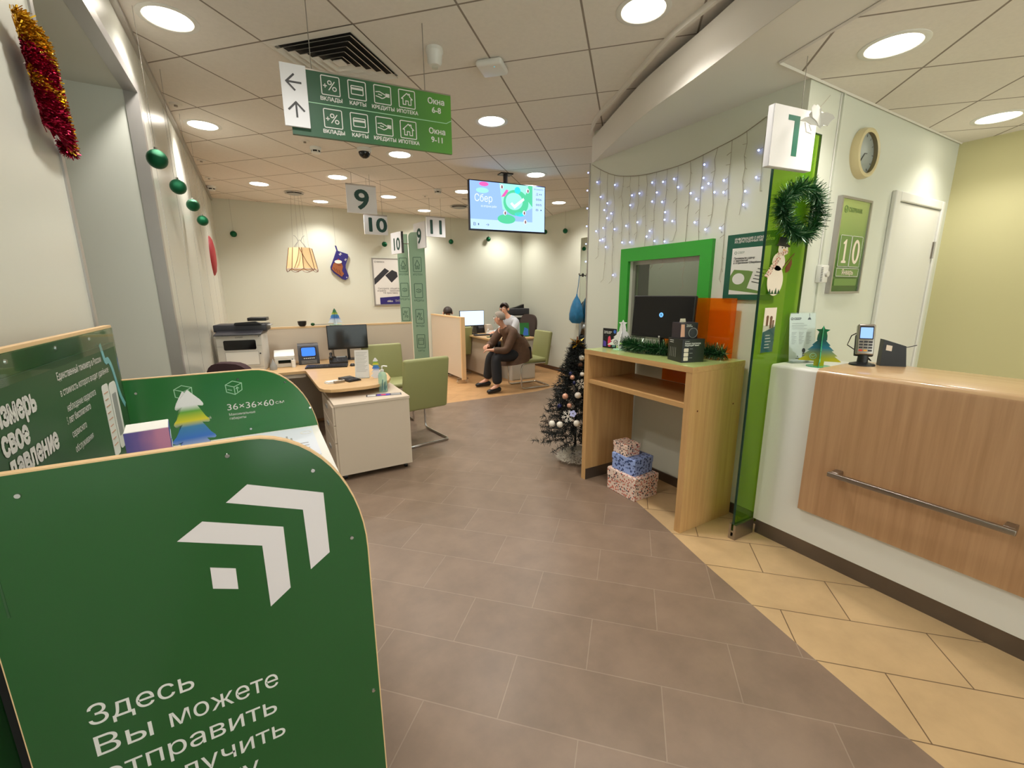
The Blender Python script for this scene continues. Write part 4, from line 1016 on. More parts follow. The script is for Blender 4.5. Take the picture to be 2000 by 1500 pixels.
# ---- paper firs on the parcel counter
def paper_fir(label, loc, rz, h, w, mat, group=None, txt=True):
    t = thing('paper_fir', label, 'decoration', loc, rz, group)
    pts = [(0,h)]; n = 5
    for i in range(n):
        z = h-h*.9*(i+1)/n; f = w/2*(.32+.68*(i+1)/n)
        pts += [(f*.80,z+.34*h/n),(f*.97,z+.16*h/n),(f,z+.06*h/n),(f*.92,z),(f*.55,z+.012*h)] if i < n-1 else [(f,z+.1*h/n),(f*.95,z-.02*h),(w*.3,z-.03*h),(w*.28,0)]
    pr = pts + [(-x,z) for x,z in pts[:0:-1]]
    MB().prism(pr, frame((0,.002,0),(1,0,0),(0,0,1)), .004).build('front_silhouette', mat, t)
    MB().prism([(x*.9,z*.97) for x,z in pr], frame((-.01,.03,0),(1,.75,0),(0,0,1)), .004).build('rear_silhouette', mat, t)
    if txt: text('успей\nзагадать\nжелание', frame((0,-.0035,h*.33),(1,0,0),(0,0,1)), h*.075, M['bluepr'], t, align='CENTER', line=.75)
    return t
paper_fir('white card fir with yellow and blue print on the parcel counter', (-.2,1.47,1.022), RAD(12), .275, .14, M['firwl'])
# ---- printed sheet on the worktop
t = thing('rules_sheet', 'pale printed sheet with a small chart on the parcel counter top near the far panel', 'sheet', (.0,1.70,1.0222))
MB().box(-.12,.13,-.17,.185,0,.0012).build('sheet', pm('pale blue paper',(214,218,228),.3), t)
mt = Matrix.Translation((0,0,.0013))
strokes([[(-.02+.014*i,.03),(-.02+.014*i,.06+.02*((i*7)%5)/2)] for i in range(6)]+[[(.0,-.02-.03*i),(.1,-.02-.03*i)] for i in range(4)]+[[(-.1,.1-.03*i),(-.04,.1-.03*i)] for i in range(5)], .006, mt, M['grey'], t, 'printed_chart')
strokes([tuple(circ(.105,.11,.018,n=20))], .005, mt, M['greentxt'], t, 'printed_seal')
# ---- tinsel stocking on the near wall panel
t = thing('tinsel_stocking', 'red and gold tinsel stocking pinned to the left wall panel beside the niche', 'decoration', (XP,1.955,2.176))
def patch(s, tt):
    a = (-.105+.03*tt, .145); 
    y = -.085+.16*s+.06*(tt-.5)*.9; z = .12-.235*tt-.02*s
    return Vector((.03+.012*math.sin(PI*s), y*1.13, z*1.13))
bk = MB()
for i in range(5):
    s_ = i/4
    bk.tube([patch(.38+.42*s_, .12+.76*k/6)-Vector((.014,0,0)) for k in range(7)], .012, 6)
bk.build('backing', M['red'], t)
gold, redb = MB(), MB()
for k in range(9500):
    s_, u_ = rnd.random(), rnd.random()
    p = patch(s_, u_)
    g = u_ < .24 or (s_ > .72 and rnd.random() < .75) or abs(u_-.6-.08*(s_-.5)) < .055
    d = Vector((abs(rnd.gauss(0,.8))+.15, rnd.gauss(0,.7), rnd.gauss(0,.7))).normalized()*rnd.uniform(.018,.036)
    w_ = d.cross(Vector((rnd.gauss(0,1),rnd.gauss(0,1),rnd.gauss(0,1)))).normalized()*.0016
    (gold if g else redb)._add([p-w_,p+w_,p+d+w_,p+d-w_], [(0,1,2,3)])
for k in range(500):
    p = Vector((.03, 1.13*.095+.05*rnd.random(), -.135-.02*rnd.random())); d = Vector((rnd.gauss(0,1),rnd.gauss(0,1),rnd.gauss(0,1))).normalized()*.025
    w_ = d.cross(Vector((rnd.gauss(0,1),rnd.gauss(0,1),rnd.gauss(0,1)))).normalized()*.0016
    redb._add([p-w_,p+w_,p+d+w_,p+d-w_], [(0,1,2,3)])
for bb_ in (gold, redb):
    for v in bb_.bm.verts: v.co.x = max(v.co.x, .002)
gold.build('gold_foil', M['tinselgold'], t); redb.build('red_foil', M['tinselred'], t)
# ---- green baubles hung round the room
def bauble(label, p, r, ceil):
    t = thing('wall_bauble', label, 'bauble', p, 0, 'green baubles hung along the walls')
    MB().ball((0,0,0), r, 22).build('ball', M['bauble'], t, smooth=True); MB().cyl((0,0,r*.95),(0,0,r*1.22),r*.18,seg=8).build('cap', M['chrome'], t)
    MB().cyl((0,0,r*1.2),(0,0,ceil-p[2]),.0011,seg=5).build('thread', M['wire'], t)
bx = XL+.075
for u, v, lab in [(307,311,'green glitter bauble on the left wall, nearest to the niche frame'),(348,365,'green glitter bauble second from the niche frame along the left wall'),(377,401,'green glitter bauble third from the niche frame along the left wall'),(396,431,'green glitter bauble fourth from the niche frame, before the red plaque')]:
    bauble(lab, P(u,v,X=bx), .048, H)
for u, v, lab in [(456,457,'green bauble on the back wall closest to the left corner'),(751,477,'green bauble on the back wall above the framed device poster'),(881,472,'green bauble on the back wall right of hanging sign 11'),(954,467,'green bauble on the back wall below the screen'),(1031,462,'green bauble just below the lower right part of the screen')]:
    bauble(lab, P(u,v,Y=YB-.075), .047, H)
for u, v, lab in [(1064.5,453,'green bauble half hidden behind the lower right corner of the screen'),(1104,451,'green bauble on the right back wall between the screen and the mirror')]:
    bauble(lab, P(u,v,X=XR-.075), .045, H)
# ---- red plaque at the far end of the left wall
q = P(417,500,X=XL+.02)
t = thing('red_plaque', 'red round felt plaque at the far end of the left wall', 'wall decoration', (XL,q.y,q.z))
MB().lathe([(0,.045),(.12,.042),(.2,.03),(.24,.012),(.25,0)], frame((0,0,0),(0,1,0),(0,0,1)) , 36).build('disc', M['red'], t, smooth=True)
MB().cyl((.004,0,.2),(.004,0,H-q.z),.0012,seg=5).build('thread', M['wire'], t)
# ================================================================== DESKS
# ---- low partition behind the near desk
def panel_wall(name, label, cx, cy, rz, w, z0, z1, th, mat):
    t = thing(name, label, 'partition', (cx,cy,0), rz)
    MB().box(-w/2,w/2,-th/2+.003,th/2-.003,z0,z1-.022).build('board', mat, t)
    e = MB(); e.box(-w/2,w/2,-th/2,th/2,z1-.022,z1).box(w/2-.003,w/2,-th/2,th/2,z0,z1-.022).box(-w/2,-w/2+.003,-th/2,th/2,z0,z1-.022); e.build('edge_band', M['edge'], t)
    return t
t = panel_wall('desk_partition', 'low beige partition with beech edging behind the near desk', .655, 5.8, 0, 2.22, .0, 1.165, .036, M['offwhite'])
s = MB(); s.box(.07,.075,-.0186,-.0178,.1,1.14); s.build('joint', M['dark'], t)
MB().tube([(.08,-.022,1.17),(.085,-.022,.95),(.09,-.022,.76)], .004, 6).build('cable', M['blackcable'], t)
# ---- mobile partition on castors
t = thing('mobile_partition', 'beige partition screen on castors with a thick beech end post', 'partition', (2.935,7.5,0))
MB().box(-.03,.03,-.70,.74,.09,1.118).build('board', M['offwhite'], t)
e = MB(); e.box(-.036,.036,-.74,-.70,.07,1.14).box(-.036,.036,-.70,.74,1.118,1.14); e.build('end_post', M['edge'], t)
for y in (-.66,.2):
    MB().box(-.1,.1,y-.015,y+.015,.06,.09).build('foot_bar', M['steel'], t)
    for x in (-.085,.085):
        w = MB(); w.cyl((x,y-.012,.026),(x,y+.012,.026),.026,seg=16).cyl((x,y,.026),(x,y,.065),.008); w.build('castor', M['chrome'], t, smooth=True)
# ---- near desk
DZ = .75
t = thing('corner_desk', 'pale wooden corner desk with a rounded extension, carrying printers and a monitor', 'desk', (.4,5.2,0))
def D(p): return [(x-.4, y-5.2) for x, y in p]
out = D([(-.45,5.0),(.345,5.0),(.352,4.98)]+[(.37,4.10),(.375,4.0),(.40,3.93),(.45,3.885),(.52,3.87)]+[(.74,3.865),(.83,3.885),(.91,3.945),(.98,4.04),(1.03,4.17),(1.06,4.4),(1.03,4.8)]+[(1.02,5.78),(-.45,5.78)])
MB().prism(out, None, .026, DZ-.026).build('worktop', M['oakx'], t)
MB().box(-.84,-.81,-.12,.55,0,DZ-.026).build('side_panel', M['offwhite'], t); MB().box(.2,.225,-.1,.5,0,DZ-.026).build('side_panel', M['offwhite'], t)
MB().box(-.8,.2,.48,.50,.25,DZ-.026).build('modesty_panel', M['offwhite'], t)
MB().box(-.8,-.05,-.18,-.1,DZ-.07,DZ-.026).build('front_rail', M['offwhite'], t)
MB().cyl((.34,-.72,0),(.34,-.72,DZ-.026),.035,seg=20).lathe([(0,0),(.14,0),(.14,.012),(0,.02)], T(.34,-.72,0), 24).build('leg', M['steel'], t, smooth=True)
# ---- drawer pedestal under the extension
t = thing('drawer_pedestal', 'beige drawer pedestal on castors under the rounded desk end', 'pedestal', (.744,3.995,0))
MB().box(-.307,.307,-.34,.34,.05,.65).build('carcass', M['offwhite'], t)
MB().box(-.312,.312,-.345,.345,.65,.67).build('top', M['offwhite'], t)
for z0, z1 in ((.49,.645),(.34,.485),(.065,.335)):
    d = MB().rbox(-.325,-.307,-.33,.33,z0,z1,.002).build('drawer', M['offwhite'], t)
    MB().box(-.333,-.325,-.05,.05,(z0+z1)/2+.01,(z0+z1)/2+.035).build('handle', M['grey'], d)
for x in (-.26,.26):
    for y in (-.28,.28): MB().cyl((x-.012,y,.025),(x+.012,y,.025),.025,seg=16).cyl((x,y,.025),(x,y,.056),.01).build('castor', M['black'], t, smooth=True)
t = thing('advert_leaflet', 'long printed leaflet strip lying on the beige pedestal in front of the gel bottle', 'leaflet', P(750,771,Z=.67), RAD(-12))
MB().box(-.15,.15,-.04,.04,0,.0012).build('sheet', M['dark'], t)
mt = Matrix.Translation((0,0,.0013))
flat([(-.14,-.03),(-.07,-.03),(-.07,.03),(-.14,.03)], mt, M['greentxt'], t, 'printed_field', .0004); flat([(-.06,-.035),(.05,-.035),(.05,.035),(-.06,.035)], mt, M['purple'], t, 'printed_field', .0004); flat([(.06,-.03),(.14,-.03),(.14,.03),(.06,.03)], mt, M['grey'], t, 'printed_field', .0004)
flat(circ(-.005,.0,.025,n=16), Matrix.Translation((0,0,.0018)), M['pinkprint'], t, 'printed_dot', .0003)
# ---- things on the desk
t = thing('multifunction_printer', 'large white office printer with a black scanner lid on the desk near the left wall', 'printer', (-.195,5.42,DZ), RAD(-9))
MB().rbox(-.205,.205,-.16,.24,0,.385,.008).build('body', M['ltgrey'], t, smooth=True)
fr = face_y(0,-.1605,0)
flat(rrect(-.14,.15,.235,.335,.015), fr, M['blackgloss'], t, 'output_slot', .004)
flat(rrect(-.135,.165,.075,.215,.006), fr, M['white'], t, 'paper_tray', .004)
strokes([tuple(rrect(-.135,.165,.075,.215,.006)), [(-.2,.05),(.2,.05)], [(-.2,.275),(-.15,.275)], [(.16,.275),(.2,.275)]], .003, face_y(0,-.165,0), M['grey'], t, 'seams')
text('LEXMARK', fr @ T(-.03,.357,0), .022, M['dark'], t, width=.07); flat(circ(.18,.19,.008,n=12), fr, M['dark'], t, 'power_button', .004); flat(circ(.185,.37,.005,n=12), fr, M['dark'], t, 'status_lamp', .004)
MB().prism([(-.2,.386),(-.2,.395),(.02,.43),(.26,.43),(.26,.386)], frame((-.21,0,0),(0,1,0),(0,0,1)), .42).build('control_panel', M['dark'], t, bevel=.005)
MB().rbox(-.245,.245,-.02,.26,.41,.485,.01).build('scanner_lid', M['dark'], t, smooth=True)
MB().prism([(-.05,.485),(-.04,.505),(.15,.515),(.2,.485)], frame((.0,.0,0),(1,0,0),(0,0,1)) @ Matrix.Rotation(0,4,'Z'), .05).build('feeder_tray', M['black'], t)
MB().box(.0,.2,.02,.2,.50,.507,Matrix.Rotation(RAD(9),4,'Y')).build('paper_rest', M['grey'], t); MB().rbox(.06,.24,.05,.24,.515,.55,.006).build('document_feeder', M['black'], t, smooth=True)
t = thing('label_printer', 'small white printer with a dark slot between the large printer and the note detector', 'printer', (.185,5.47,DZ), RAD(-3))
MB().rbox(-.1,.1,-.1,.12,0,.10,.006).build('body', M['ltgrey'], t, smooth=True)
MB().prism([(-.1,.1),(-.1,.125),(.02,.17),(.12,.17),(.12,.1)], frame((-.1,0,0),(0,1,0),(0,0,1)), .2).build('lid', M['white'], t, bevel=.004)
flat(rrect(-.065,.06,.045,.08,.003), face_y(0,-.1004,0), M['blackgloss'], t, 'paper_slot', .002); flat(circ(.075,.085,.006,n=12), face_y(0,-.1004,0), M['dark'], t, 'button', .002)
t = thing('glue_bottle', 'small clear grey bottle standing in front of the small white printer', 'bottle', (.062,5.26,DZ))
MB().lathe([(0,0),(.034,0),(.036,.04),(.022,.065),(.008,.1),(.004,.115),(0,.115)], None, 18).build('bottle', M['grey'], t, smooth=True)
t = tag(MB().lathe([(0,0),(.02,0),(.02,.08),(0,.08)], T(.262,5.33,DZ), 16).build('paper_roll', M['whitematte'], None, smooth=True), 'white paper roll standing at the front right of the small white printer', 'paper roll')
t = thing('banknote_detector', 'dark banknote detector with a glowing blue screen on the desk', 'detector', (.44,5.56,DZ), RAD(-4))
MB().prism([(-.12,0),(-.125,.06),(-.06,.2),(-.02,.225),(.1,.225),(.12,.1),(.12,0)], frame((-.11,0,0),(0,1,0),(0,0,1)), .22).build('housing', M['dark'], t, bevel=.012)
ms = frame((0,-.0945,.135),(1,0,0),(0,.42,1))
flat(rrect(-.085,.085,-.055,.07,.02), ms, M['black'], t, 'screen_bezel', .003); flat(rrect(-.072,.072,-.042,.058,.015), ms @ T(0,0,.003), M['scrblue'], t, 'screen', .001)
kp = MB()
for i in range(6): kp.prism(rrect(-.055+.02*i,-.042+.02*i,-.073,-.064,.003), ms, .005)
kp.build('button_row', M['white'], t)
strokes([[(-.08,.012+.007*i),(.08,.012+.007*i)] for i in range(6)], .003, face_y(0,-.1235,0), M['grey'], t, 'grille')
monitor('office_monitor', 'black switched off monitor on a thin stand in front of the low partition', (.89,5.55,DZ), RAD(-4), .46, .29, .135, M['blackgloss'])
t = thing('keyboard', 'long black computer keyboard on the desk below the switched off monitor', 'keyboard', (.58,5.13,DZ), RAD(-14))
MB().prism([(-.07,.0),(-.07,.012),(.07,.024),(.07,0)], frame((-.215,0,0),(0,1,0),(0,0,1)), .43).build('case', M['black'], t, bevel=.002)
ky = []
kk = MB()
for r_ in range(5):
    for c_ in range(20):
        x = -.2+.02*c_; y = -.055+.023*r_; z = .0135+.012*(y+.07)/.14
        kk.box(x,x+.016,y,y+.018,z,z+.005)
tag(kk.build('keys', M['dark'], t), kind='stuff')
t = thing('computer_mouse', 'black computer mouse at the right end of the keyboard', 'mouse', (.84,5.08,DZ), RAD(-10))
MB().ball((0,0,.0),.03,18,(1,1.7,1.0)).build('shell', M['black'], t, smooth=True)
for v in t.children[0].data.vertices: v.co.z = max(v.co.z, 0)
MB().cyl((0,-.03,.022),(0,-.03,.034),.006,seg=10).build('wheel', M['grey'], t)
t = thing('desk_telephone', 'black desk telephone with the handset across its left side', 'telephone', (.74,5.40,DZ), RAD(-6))
MB().prism([(-.09,0),(-.09,.02),(.08,.065),(.09,0)], frame((-.1,0,0),(0,1,0),(0,0,1)), .2).build('base', M['black'], t, bevel=.004)
MB().tube(spline([(-.075,-.08,.06),(-.078,-.05,.075),(-.078,.03,.1),(-.075,.07,.1)],4), [.018]+[.013]*11+[.018], 10).build('handset', M['black'], t, smooth=True)
tp = MB(); fp = frame((0,-.09,.021),(1,0,0),(0,1,.265))
for i in range(3):
    for j in range(4): tp.prism(rrect(-.02+.03*i,.0+.03*i,.02+.028*j,.04+.028*j,.003), fp, .004)
tag(tp.build('buttons', M['dark'], t), kind='stuff')
flat(rrect(-.02,.085,.135,.165,.003), fp, M['grey'], t, 'display', .003)
t = thing('notice_stand', 'pale printed notice in a clear upright stand on the desk extension', 'sheet holder', (.79,4.28,DZ), RAD(-20))
tl = Matrix.Rotation(RAD(-10),4,'X')
flat([(-.065,.0),(.065,.0),(.065,.27),(-.065,.27)], tl @ face_y(0,0,0), M['posterbg'], t, 'sheet', .0015); MB().box(-.065,.065,-.02,.06,0,.003).build('foot', M['acryl'], t)
strokes([[(-.052,.245-.014*i),(.05-.012*(i%3),.245-.014*i)] for i in range(14)], .003, tl @ face_y(0,-.001,0), M['grey'], t, 'printed_lines')
paper_fir('white and blue paper fir on the desk extension behind the gel bottle', (.905,4.20,DZ), RAD(-20), .2, .1, M['firwl'], None, False)
t = thing('sanitizer_bottle', 'clear pump bottle of pale aqua hand gel standing on the beige pedestal', 'bottle', P(749,765,Z=.67))
MB().lathe([(0,.0),(.036,0),(.038,.01),(.038,.15),(.03,.175),(.014,.188),(0,.188)], None, 24).build('body', M['liquid'], t, smooth=True)
MB().lathe([(.014,.186),(.016,.188),(.016,.205),(.006,.208),(.006,.235),(0,.235)], None, 16).build('pump', M['white'], t, smooth=True); MB().tube([(0,0,.235),(.015,-.005,.238),(.045,-.015,.232)], .006, 8).build('spout', M['white'], t)
strokes([[(-.02,.02),(-.008,.12)],[(.01,.02),(.02,.06)],[(.0,.03),(.012,.1)]], .006, face_y(0,-.039,0), M['tealpr'], t, 'printed_leaves')
t = thing('calculator', 'flat black calculator lying on the desk extension', 'calculator', (.665,4.24,DZ), RAD(20))
MB().prism([(-.1,0),(-.1,.012),(.1,.022),(.1,0)], frame((-.06,0,0),(0,1,0),(0,0,1)), .12).build('case', M['black'], t, bevel=.003)
ck = MB()
for i in range(5):
    for j in range(5): ck.box(-.05+.021*i,-.034+.021*i,-.09+.024*j,-.073+.024*j,.014+.0012*j,.0185+.0012*j)
tag(ck.build('buttons', M['dark'], t), kind='stuff')
t = thing('note_block', 'short stack of white note slips with a metal clip at the rounded desk corner', 'paper stack', (.50,4.19,DZ), RAD(15))
for i in range(3): MB().box(-.055+.004*i,.05+.003*i,-.04,.04-.003*i,.006*i,.006*i+.0055).build('slip_pad', M['whitematte'], t)
MB().rbox(.0,.1,-.06,-.035,0,.024,.004).build('metal_clip', M['steel'], t)
# things on top of the partition
t = fir_stand('table_fir', 'green and blue printed fir on top of the low partition behind the monitor', (.80,5.8,1.165), 0, .2, .17, M['fir'], M['fir'], 'rect', M['mint'], 5)
t = tag(MB().lathe([(0,0),(.03,0),(.045,.02),(.05,.06),(.046,.06),(.04,.02),(0,.008)], T(.425,5.8,1.165), 20).build('black_bowl', M['black'], None, smooth=True), 'small black bowl on top of the low partition', 'bowl')
t = thing('desk_flagpole', 'dark green toy flag lying on top of the low partition beside the black bowl', 'flag', (.58,5.8,1.165), RAD(4))
MB().cyl((-.04,0,.012),(.2,0,.012),.003,seg=6).build('stick', M['dark'], t); MB().ball((-.04,0,.018),.02,14,(1.2,.6,.9)).build('rolled_cloth', M['tinselgreen'], t, smooth=True)
# ---- cantilever visitor chairs
def make_chair(label, loc, rz):
    t = thing('visitor_chair', label, 'chair', loc, rz, 'olive cantilever chairs')
    MB().rbox(-.235,.235,-.24,.235,.425,.49,.028,None,4).build('seat', M['chairgreen'], t, smooth=True)
    b = MB(); b.rbox(-.25,.25,-.03,.03,-.08,.47,.028,Matrix.Translation((0,-.235,.45)) @ Matrix.Rotation(RAD(9),4,'X'),4); b.build('backrest', M['chairgreen'], t, smooth=True)
    r = []
    for sx in (-1,1):
        p = [(sx*.225,-.20,.415),(sx*.225,.17,.415),(sx*.225,.225,.40),(sx*.225,.245,.35),(sx*.225,.245,.07),(sx*.225,.235,.03),(sx*.225,.19,.0145),(sx*.225,-.25,.0145)]
        r.append(p)
    path = r[0][:-1]+[(-.225,-.26,.0145),(-.215,-.285,.0145),(-.18,-.295,.0145),(.18,-.295,.0145),(.215,-.285,.0145),(.225,-.26,.0145)]+r[1][:-1][::-1]
    MB().tube(path, .0125, 10).build('frame', M['chrome'], t, smooth=True)
    return t
ch = make_chair('olive cantilever chair seen from behind next to the beige pedestal', (1.35,4.45,0), RAD(8))
dup(ch, (1.285,5.30,0), RAD(178), 'olive cantilever chair facing the viewer in front of the low partition', 'olive cantilever chairs')
dup(ch, (3.78,6.06,0), RAD(88), 'olive cantilever chair on which the man in the brown jacket sits', 'olive cantilever chairs')
# ---- office chairs
def office_chair(label, loc, rz, m, h=1.08):
    t = thing('office_chair', label, 'chair', loc, rz)
    MB().rbox(-.23,.23,-.22,.24,.43,.50,.03,None,4).build('seat', m, t, smooth=True)
    pr = [(.235*math.copysign(abs(math.cos(a))**.6,math.cos(a)), .28*math.copysign(abs(math.sin(a))**.7,math.sin(a))) for a in [2*PI*i/28 for i in range(28)]]
    MB().prism(pr, frame((0,-.21,h-.28),(1,0,0),(0,-.15,1)), .055).build('backrest', m, t, bevel=.015)
    MB().tube([(0,-.05,.42),(0,-.27,.44),(0,-.3,.5),(0,-.285,.72)], .02, 8).build('back_post', M['black'], t, smooth=True)
    MB().cyl((0,0,.08),(0,0,.43),.03).build('gas_column', M['black'], t)
    b = MB()
    for k in range(5):
        a = 2*PI*k/5; b.tube([(0,0,.1),(.27*math.cos(a),.27*math.sin(a),.06)], .02, 8)
    b.build('base', M['black'], t)
    for k in range(5):
        a = 2*PI*k/5; c, s_ = .27*math.cos(a), .27*math.sin(a); MB().cyl((c-.015,s_,.027),(c+.015,s_,.027),.026,seg=14).build('castor', M['black'], t)
    return t
office_chair('dark maroon office chair behind the rounded green side panel by the left wall', (-.10,4.50,0), RAD(-40), M['maroon'], 1.0)
office_chair('tall dark brown office chair behind the clerk at the far desk', (4.36,7.32,0), RAD(100), M['brownfab'], 1.12)
# ---- far desk
t = thing('far_desk', 'pale wooden desk with a rounded corner where the clerk and the man in brown sit', 'desk', (3.8,7.3,0))
out = [(-.40,.95),(-.40,-.55),(-.37,-.68),(-.30,-.76),(-.2,-.79),(.45,-.79),(.45,-.35),(.15,-.25),(.15,.95)]
MB().prism(out, None, .026, DZ-.026).build('worktop', M['oakx'], t)
MB().box(-.33,-.31,-.45,.9,.05,DZ-.026).build('modesty_panel', M['offwhite'], t)
MB().box(-.31,.1,.86,.88,0,DZ-.026).build('side_panel', M['offwhite'], t)
t = thing('side_cabinet', 'low white cabinet under the near end of the far desk behind the chair legs', 'cabinet', (4.0,6.75,0))
MB().box(-.24,.24,-.2,.2,.0,.722).build('carcass', M['ltgrey'], t); MB().rbox(-.235,.235,-.212,-.2,.02,.7,.002).build('door', M['ltgrey'], t)
mo = monitor('lit_monitor', 'monitor with a bright white screen on the far desk', (3.52,7.66,DZ), RAD(-3), .50, .30, .155, M['scrwhite'])
t = thing('display_scanner', 'black scanner block behind the bright monitor on the far desk', 'scanner', (3.78,7.9,DZ), 0)
MB().prism([(-.1,0),(-.1,.06),(-.02,.19),(.06,.19),(.1,.05),(.1,0)], frame((-.1,0,0),(0,1,0),(0,0,1)), .2).build('housing', M['black'], t, bevel=.006); flat(rrect(-.06,.06,.0,.08,.008), frame((0,-.07,.08),(1,0,0),(0,.5,1)), M['dark'], t, 'screen', .03)
t = thing('far_keyboard', 'black keyboard on the far desk below the bright monitor', 'keyboard', (3.62,7.35,DZ), RAD(-5))
MB().rbox(-.2,.2,-.06,.06,0,.018,.004).build('case', M['black'], t); MB().box(-.19,.19,-.05,.05,.018,.022).build('keys', M['dark'], t)
t = thing('far_telephone', 'white telephone set on the far desk', 'telephone', (3.86,7.55,DZ), RAD(-30))
MB().prism([(-.08,0),(-.08,.02),(.08,.06),(.08,0)], frame((-.08,0,0),(0,1,0),(0,0,1)), .16).build('base', M['ltgrey'], t); MB().tube([(-.05,-.07,.06),(-.05,0,.08),(-.05,.07,.085)], .014, 8).build('handset', M['ltgrey'], t)
t = thing('far_pinpad', 'dark payment keypad on a mat on the far desk near the man in brown', 'keypad', (3.62,6.98,DZ), RAD(-20))
MB().box(-.12,.12,-.08,.08,0,.006).build('mat', M['tinselgreen'], t); MB().rbox(-.06,.1,-.04,.05,.006,.04,.008).build('pad', M['black'], t)
t = thing('folder_tray', 'cream folder box on the far desk between the telephone and the clerk', 'folder', (4.05-.12,7.80,DZ), 0)
MB().prism([(-.07,0),(-.09,.17),(.02,.17),(.07,.05),(.07,0)], frame((0,0,0),(1,0,0),(0,0,1)), .12).build('tray', M['cream'], t); MB().box(-.05,.05,-.13,-.06,.0,.03).build('stamp', M['black'], t)
t = thing('green_card_stand', 'green and blue advert card standing at the right end of the far desk', 'advert card', (4.13,6.72,DZ), RAD(-10))
flat([(-.09,0),(.09,0),(.09,.25),(-.09,.25)], Matrix.Rotation(RAD(-8),4,'X') @ face_y(0,0,0), M['green2'], t, 'card', .003); flat([(-.04,.02),(.07,.02),(.07,.14),(.0,.17)], Matrix.Rotation(RAD(-8),4,'X') @ face_y(0,-.002,0), M['bluepr'], t, 'print', .003)
MB().box(-.08,.08,-.02,.05,0,.004).build('foot', M['acryl'], t)
t = thing('printer_table', 'low white side table carrying a printer in the back corner', 'table', (4.66,7.98,0))
MB().box(-.28,.28,-.24,.24,.68,.71).build('top', M['ltgrey'], t)
for x in (-.25,.25):
    for y in (-.21,.21): MB().box(x-.02,x+.02,y-.02,y+.02,0,.68).build('leg', M['ltgrey'], t)
t = thing('corner_printer', 'white printer with a black scanner lid in the back corner behind the clerk', 'printer', (4.66,7.98,.71), RAD(-6))
MB().rbox(-.2,.2,-.2,.2,0,.36,.008).build('body', M['ltgrey'], t, smooth=True); MB().rbox(-.23,.23,-.22,.22,.38,.5,.01).build('scanner_lid', M['dark'], t, smooth=True); MB().box(-.19,.19,-.2,.2,.36,.38).build('panel', M['black'], t)
flat(rrect(-.12,.14,.2,.32,.01), face_y(0,-.2005,0), M['blackgloss'], t, 'output_slot', .004); flat(rrect(-.12,.14,.14,.165,.005), face_y(0,-.2005,0), M['purple'], t, 'tray_label', .003)
MB().prism([(-.1,.5),(.05,.53),(.2,.58),(.2,.5)], frame((0,.08,0),(1,0,0),(0,0,1)), .1).build('feeder_tray', M['black'], t)
# ================================================================== GLASS PYLONS
def strip_icon(kind, cx, cz, w, h):
    o = [tuple(rrect(cx-w,cx+w,cz-h,cz+h,.01))]
    if kind == 0: o += [[(cx-.6*w,cz-.1*h),(cx,cz+.6*h),(cx+.6*w,cz-.1*h),(cx+.45*w,cz-.1*h),(cx+.45*w,cz-.6*h),(cx+.12*w,cz-.6*h),(cx+.12*w,cz-.2*h),(cx-.12*w,cz-.2*h),(cx-.12*w,cz-.6*h),(cx-.45*w,cz-.6*h),(cx-.45*w,cz-.1*h),(cx-.6*w,cz-.1*h)]]
    if kind == 1: o += [[(cx-.6*w,cz+.1*h),(cx-.1*w,cz+.25*h),(cx+.6*w,cz+.15*h),(cx+.6*w,cz-.15*h),(cx,cz-.25*h),(cx-.6*w,cz-.1*h)],[(cx-.2*w,cz),(cx+.3*w,cz-.05*h)]]
    if kind == 2: o += [[(cx-.3*w,cz-.5*h),(cx+.4*w,cz+.5*h)], tuple(circ(cx-.2*w,cz+.35*h,.2*w,.15*h,10)), tuple(circ(cx+.35*w,cz-.35*h,.2*w,.15*h,10)), [(cx-.75*w,cz),(cx-.4*w,cz)], [(cx-.58*w,cz+.14*h),(cx-.58*w,cz-.14*h)]]
    if kind == 3: o += [tuple(rrect(cx-.65*w,cx+.65*w,cz-.45*h,cz+.45*h,.006)), [(cx-.65*w,cz+.2*h),(cx+.65*w,cz+.2*h)]]
    return o
def pylon(label, x, y, rz, w, zt, num, nside):
    t = thing('glass_pylon', label, 'sign pylon', (x,y,0), rz, 'frosted glass sign pylons')
    n = [(-w/2,0),(w/2,0),(w/2,zt)]+[(-w/2+.06+.06*math.cos(PI/2+PI/2*i/5), zt-.06+.06*math.sin(PI/2+PI/2*i/5)) for i in range(6)]
    MB().prism(n, frame((0,.006,0),(1,0,0),(0,0,1)), .012).build('glass_slab', M['frost'], t)
    MB().box(w/2,w/2+.002,-.006,.006,0,zt).build('polished_edge', M['glassedge'], t)
    MB().box(-w/2-.02,w/2+.02,-.1,.1,0,.012).build('base_plate', M['steel'], t)
    mf = face_y(0,-.0065,0); L = []
    for i, k in enumerate((0,1,2,3)):
        strokes(strip_icon(k, .0, zt-.42-.35*i, .055, .095), .006, mf, M['digit'], t, 'icon_lines')
    for i, s_ in enumerate(('ИПОТЕКА','КРЕДИТЫ','ВКЛАДЫ','КАРТЫ')): text(s_, mf @ T(0,zt-.42-.35*i-.145,0), .036, M['digit'], t, 'caption_lettering', 'CENTER', sx=.75)
    # numeral plate set across the top corner
    pl = MB(); return t
py9 = pylon('frosted glass pylon with plate 9, right of the low partition end', 1.935, 5.95, RAD(-29), .21, 2.345, '9', 1)
py10 = pylon('frosted glass pylon with plate 10, left of the one with plate 9', 1.86, 6.36, RAD(-29), .15, 2.36, '10', -1)
def plate(label, s_, corners, Yc, wdt):
    c = [P(u,v,Y=Yc) for u, v in corners]
    ctr = sum(c, Vector())/4
    return ctr
t = thing('number_plate', 'white plate with numeral 9 fixed to the top of the right glass pylon', 'sign', (1.955,5.872,2.295), RAD(-82))
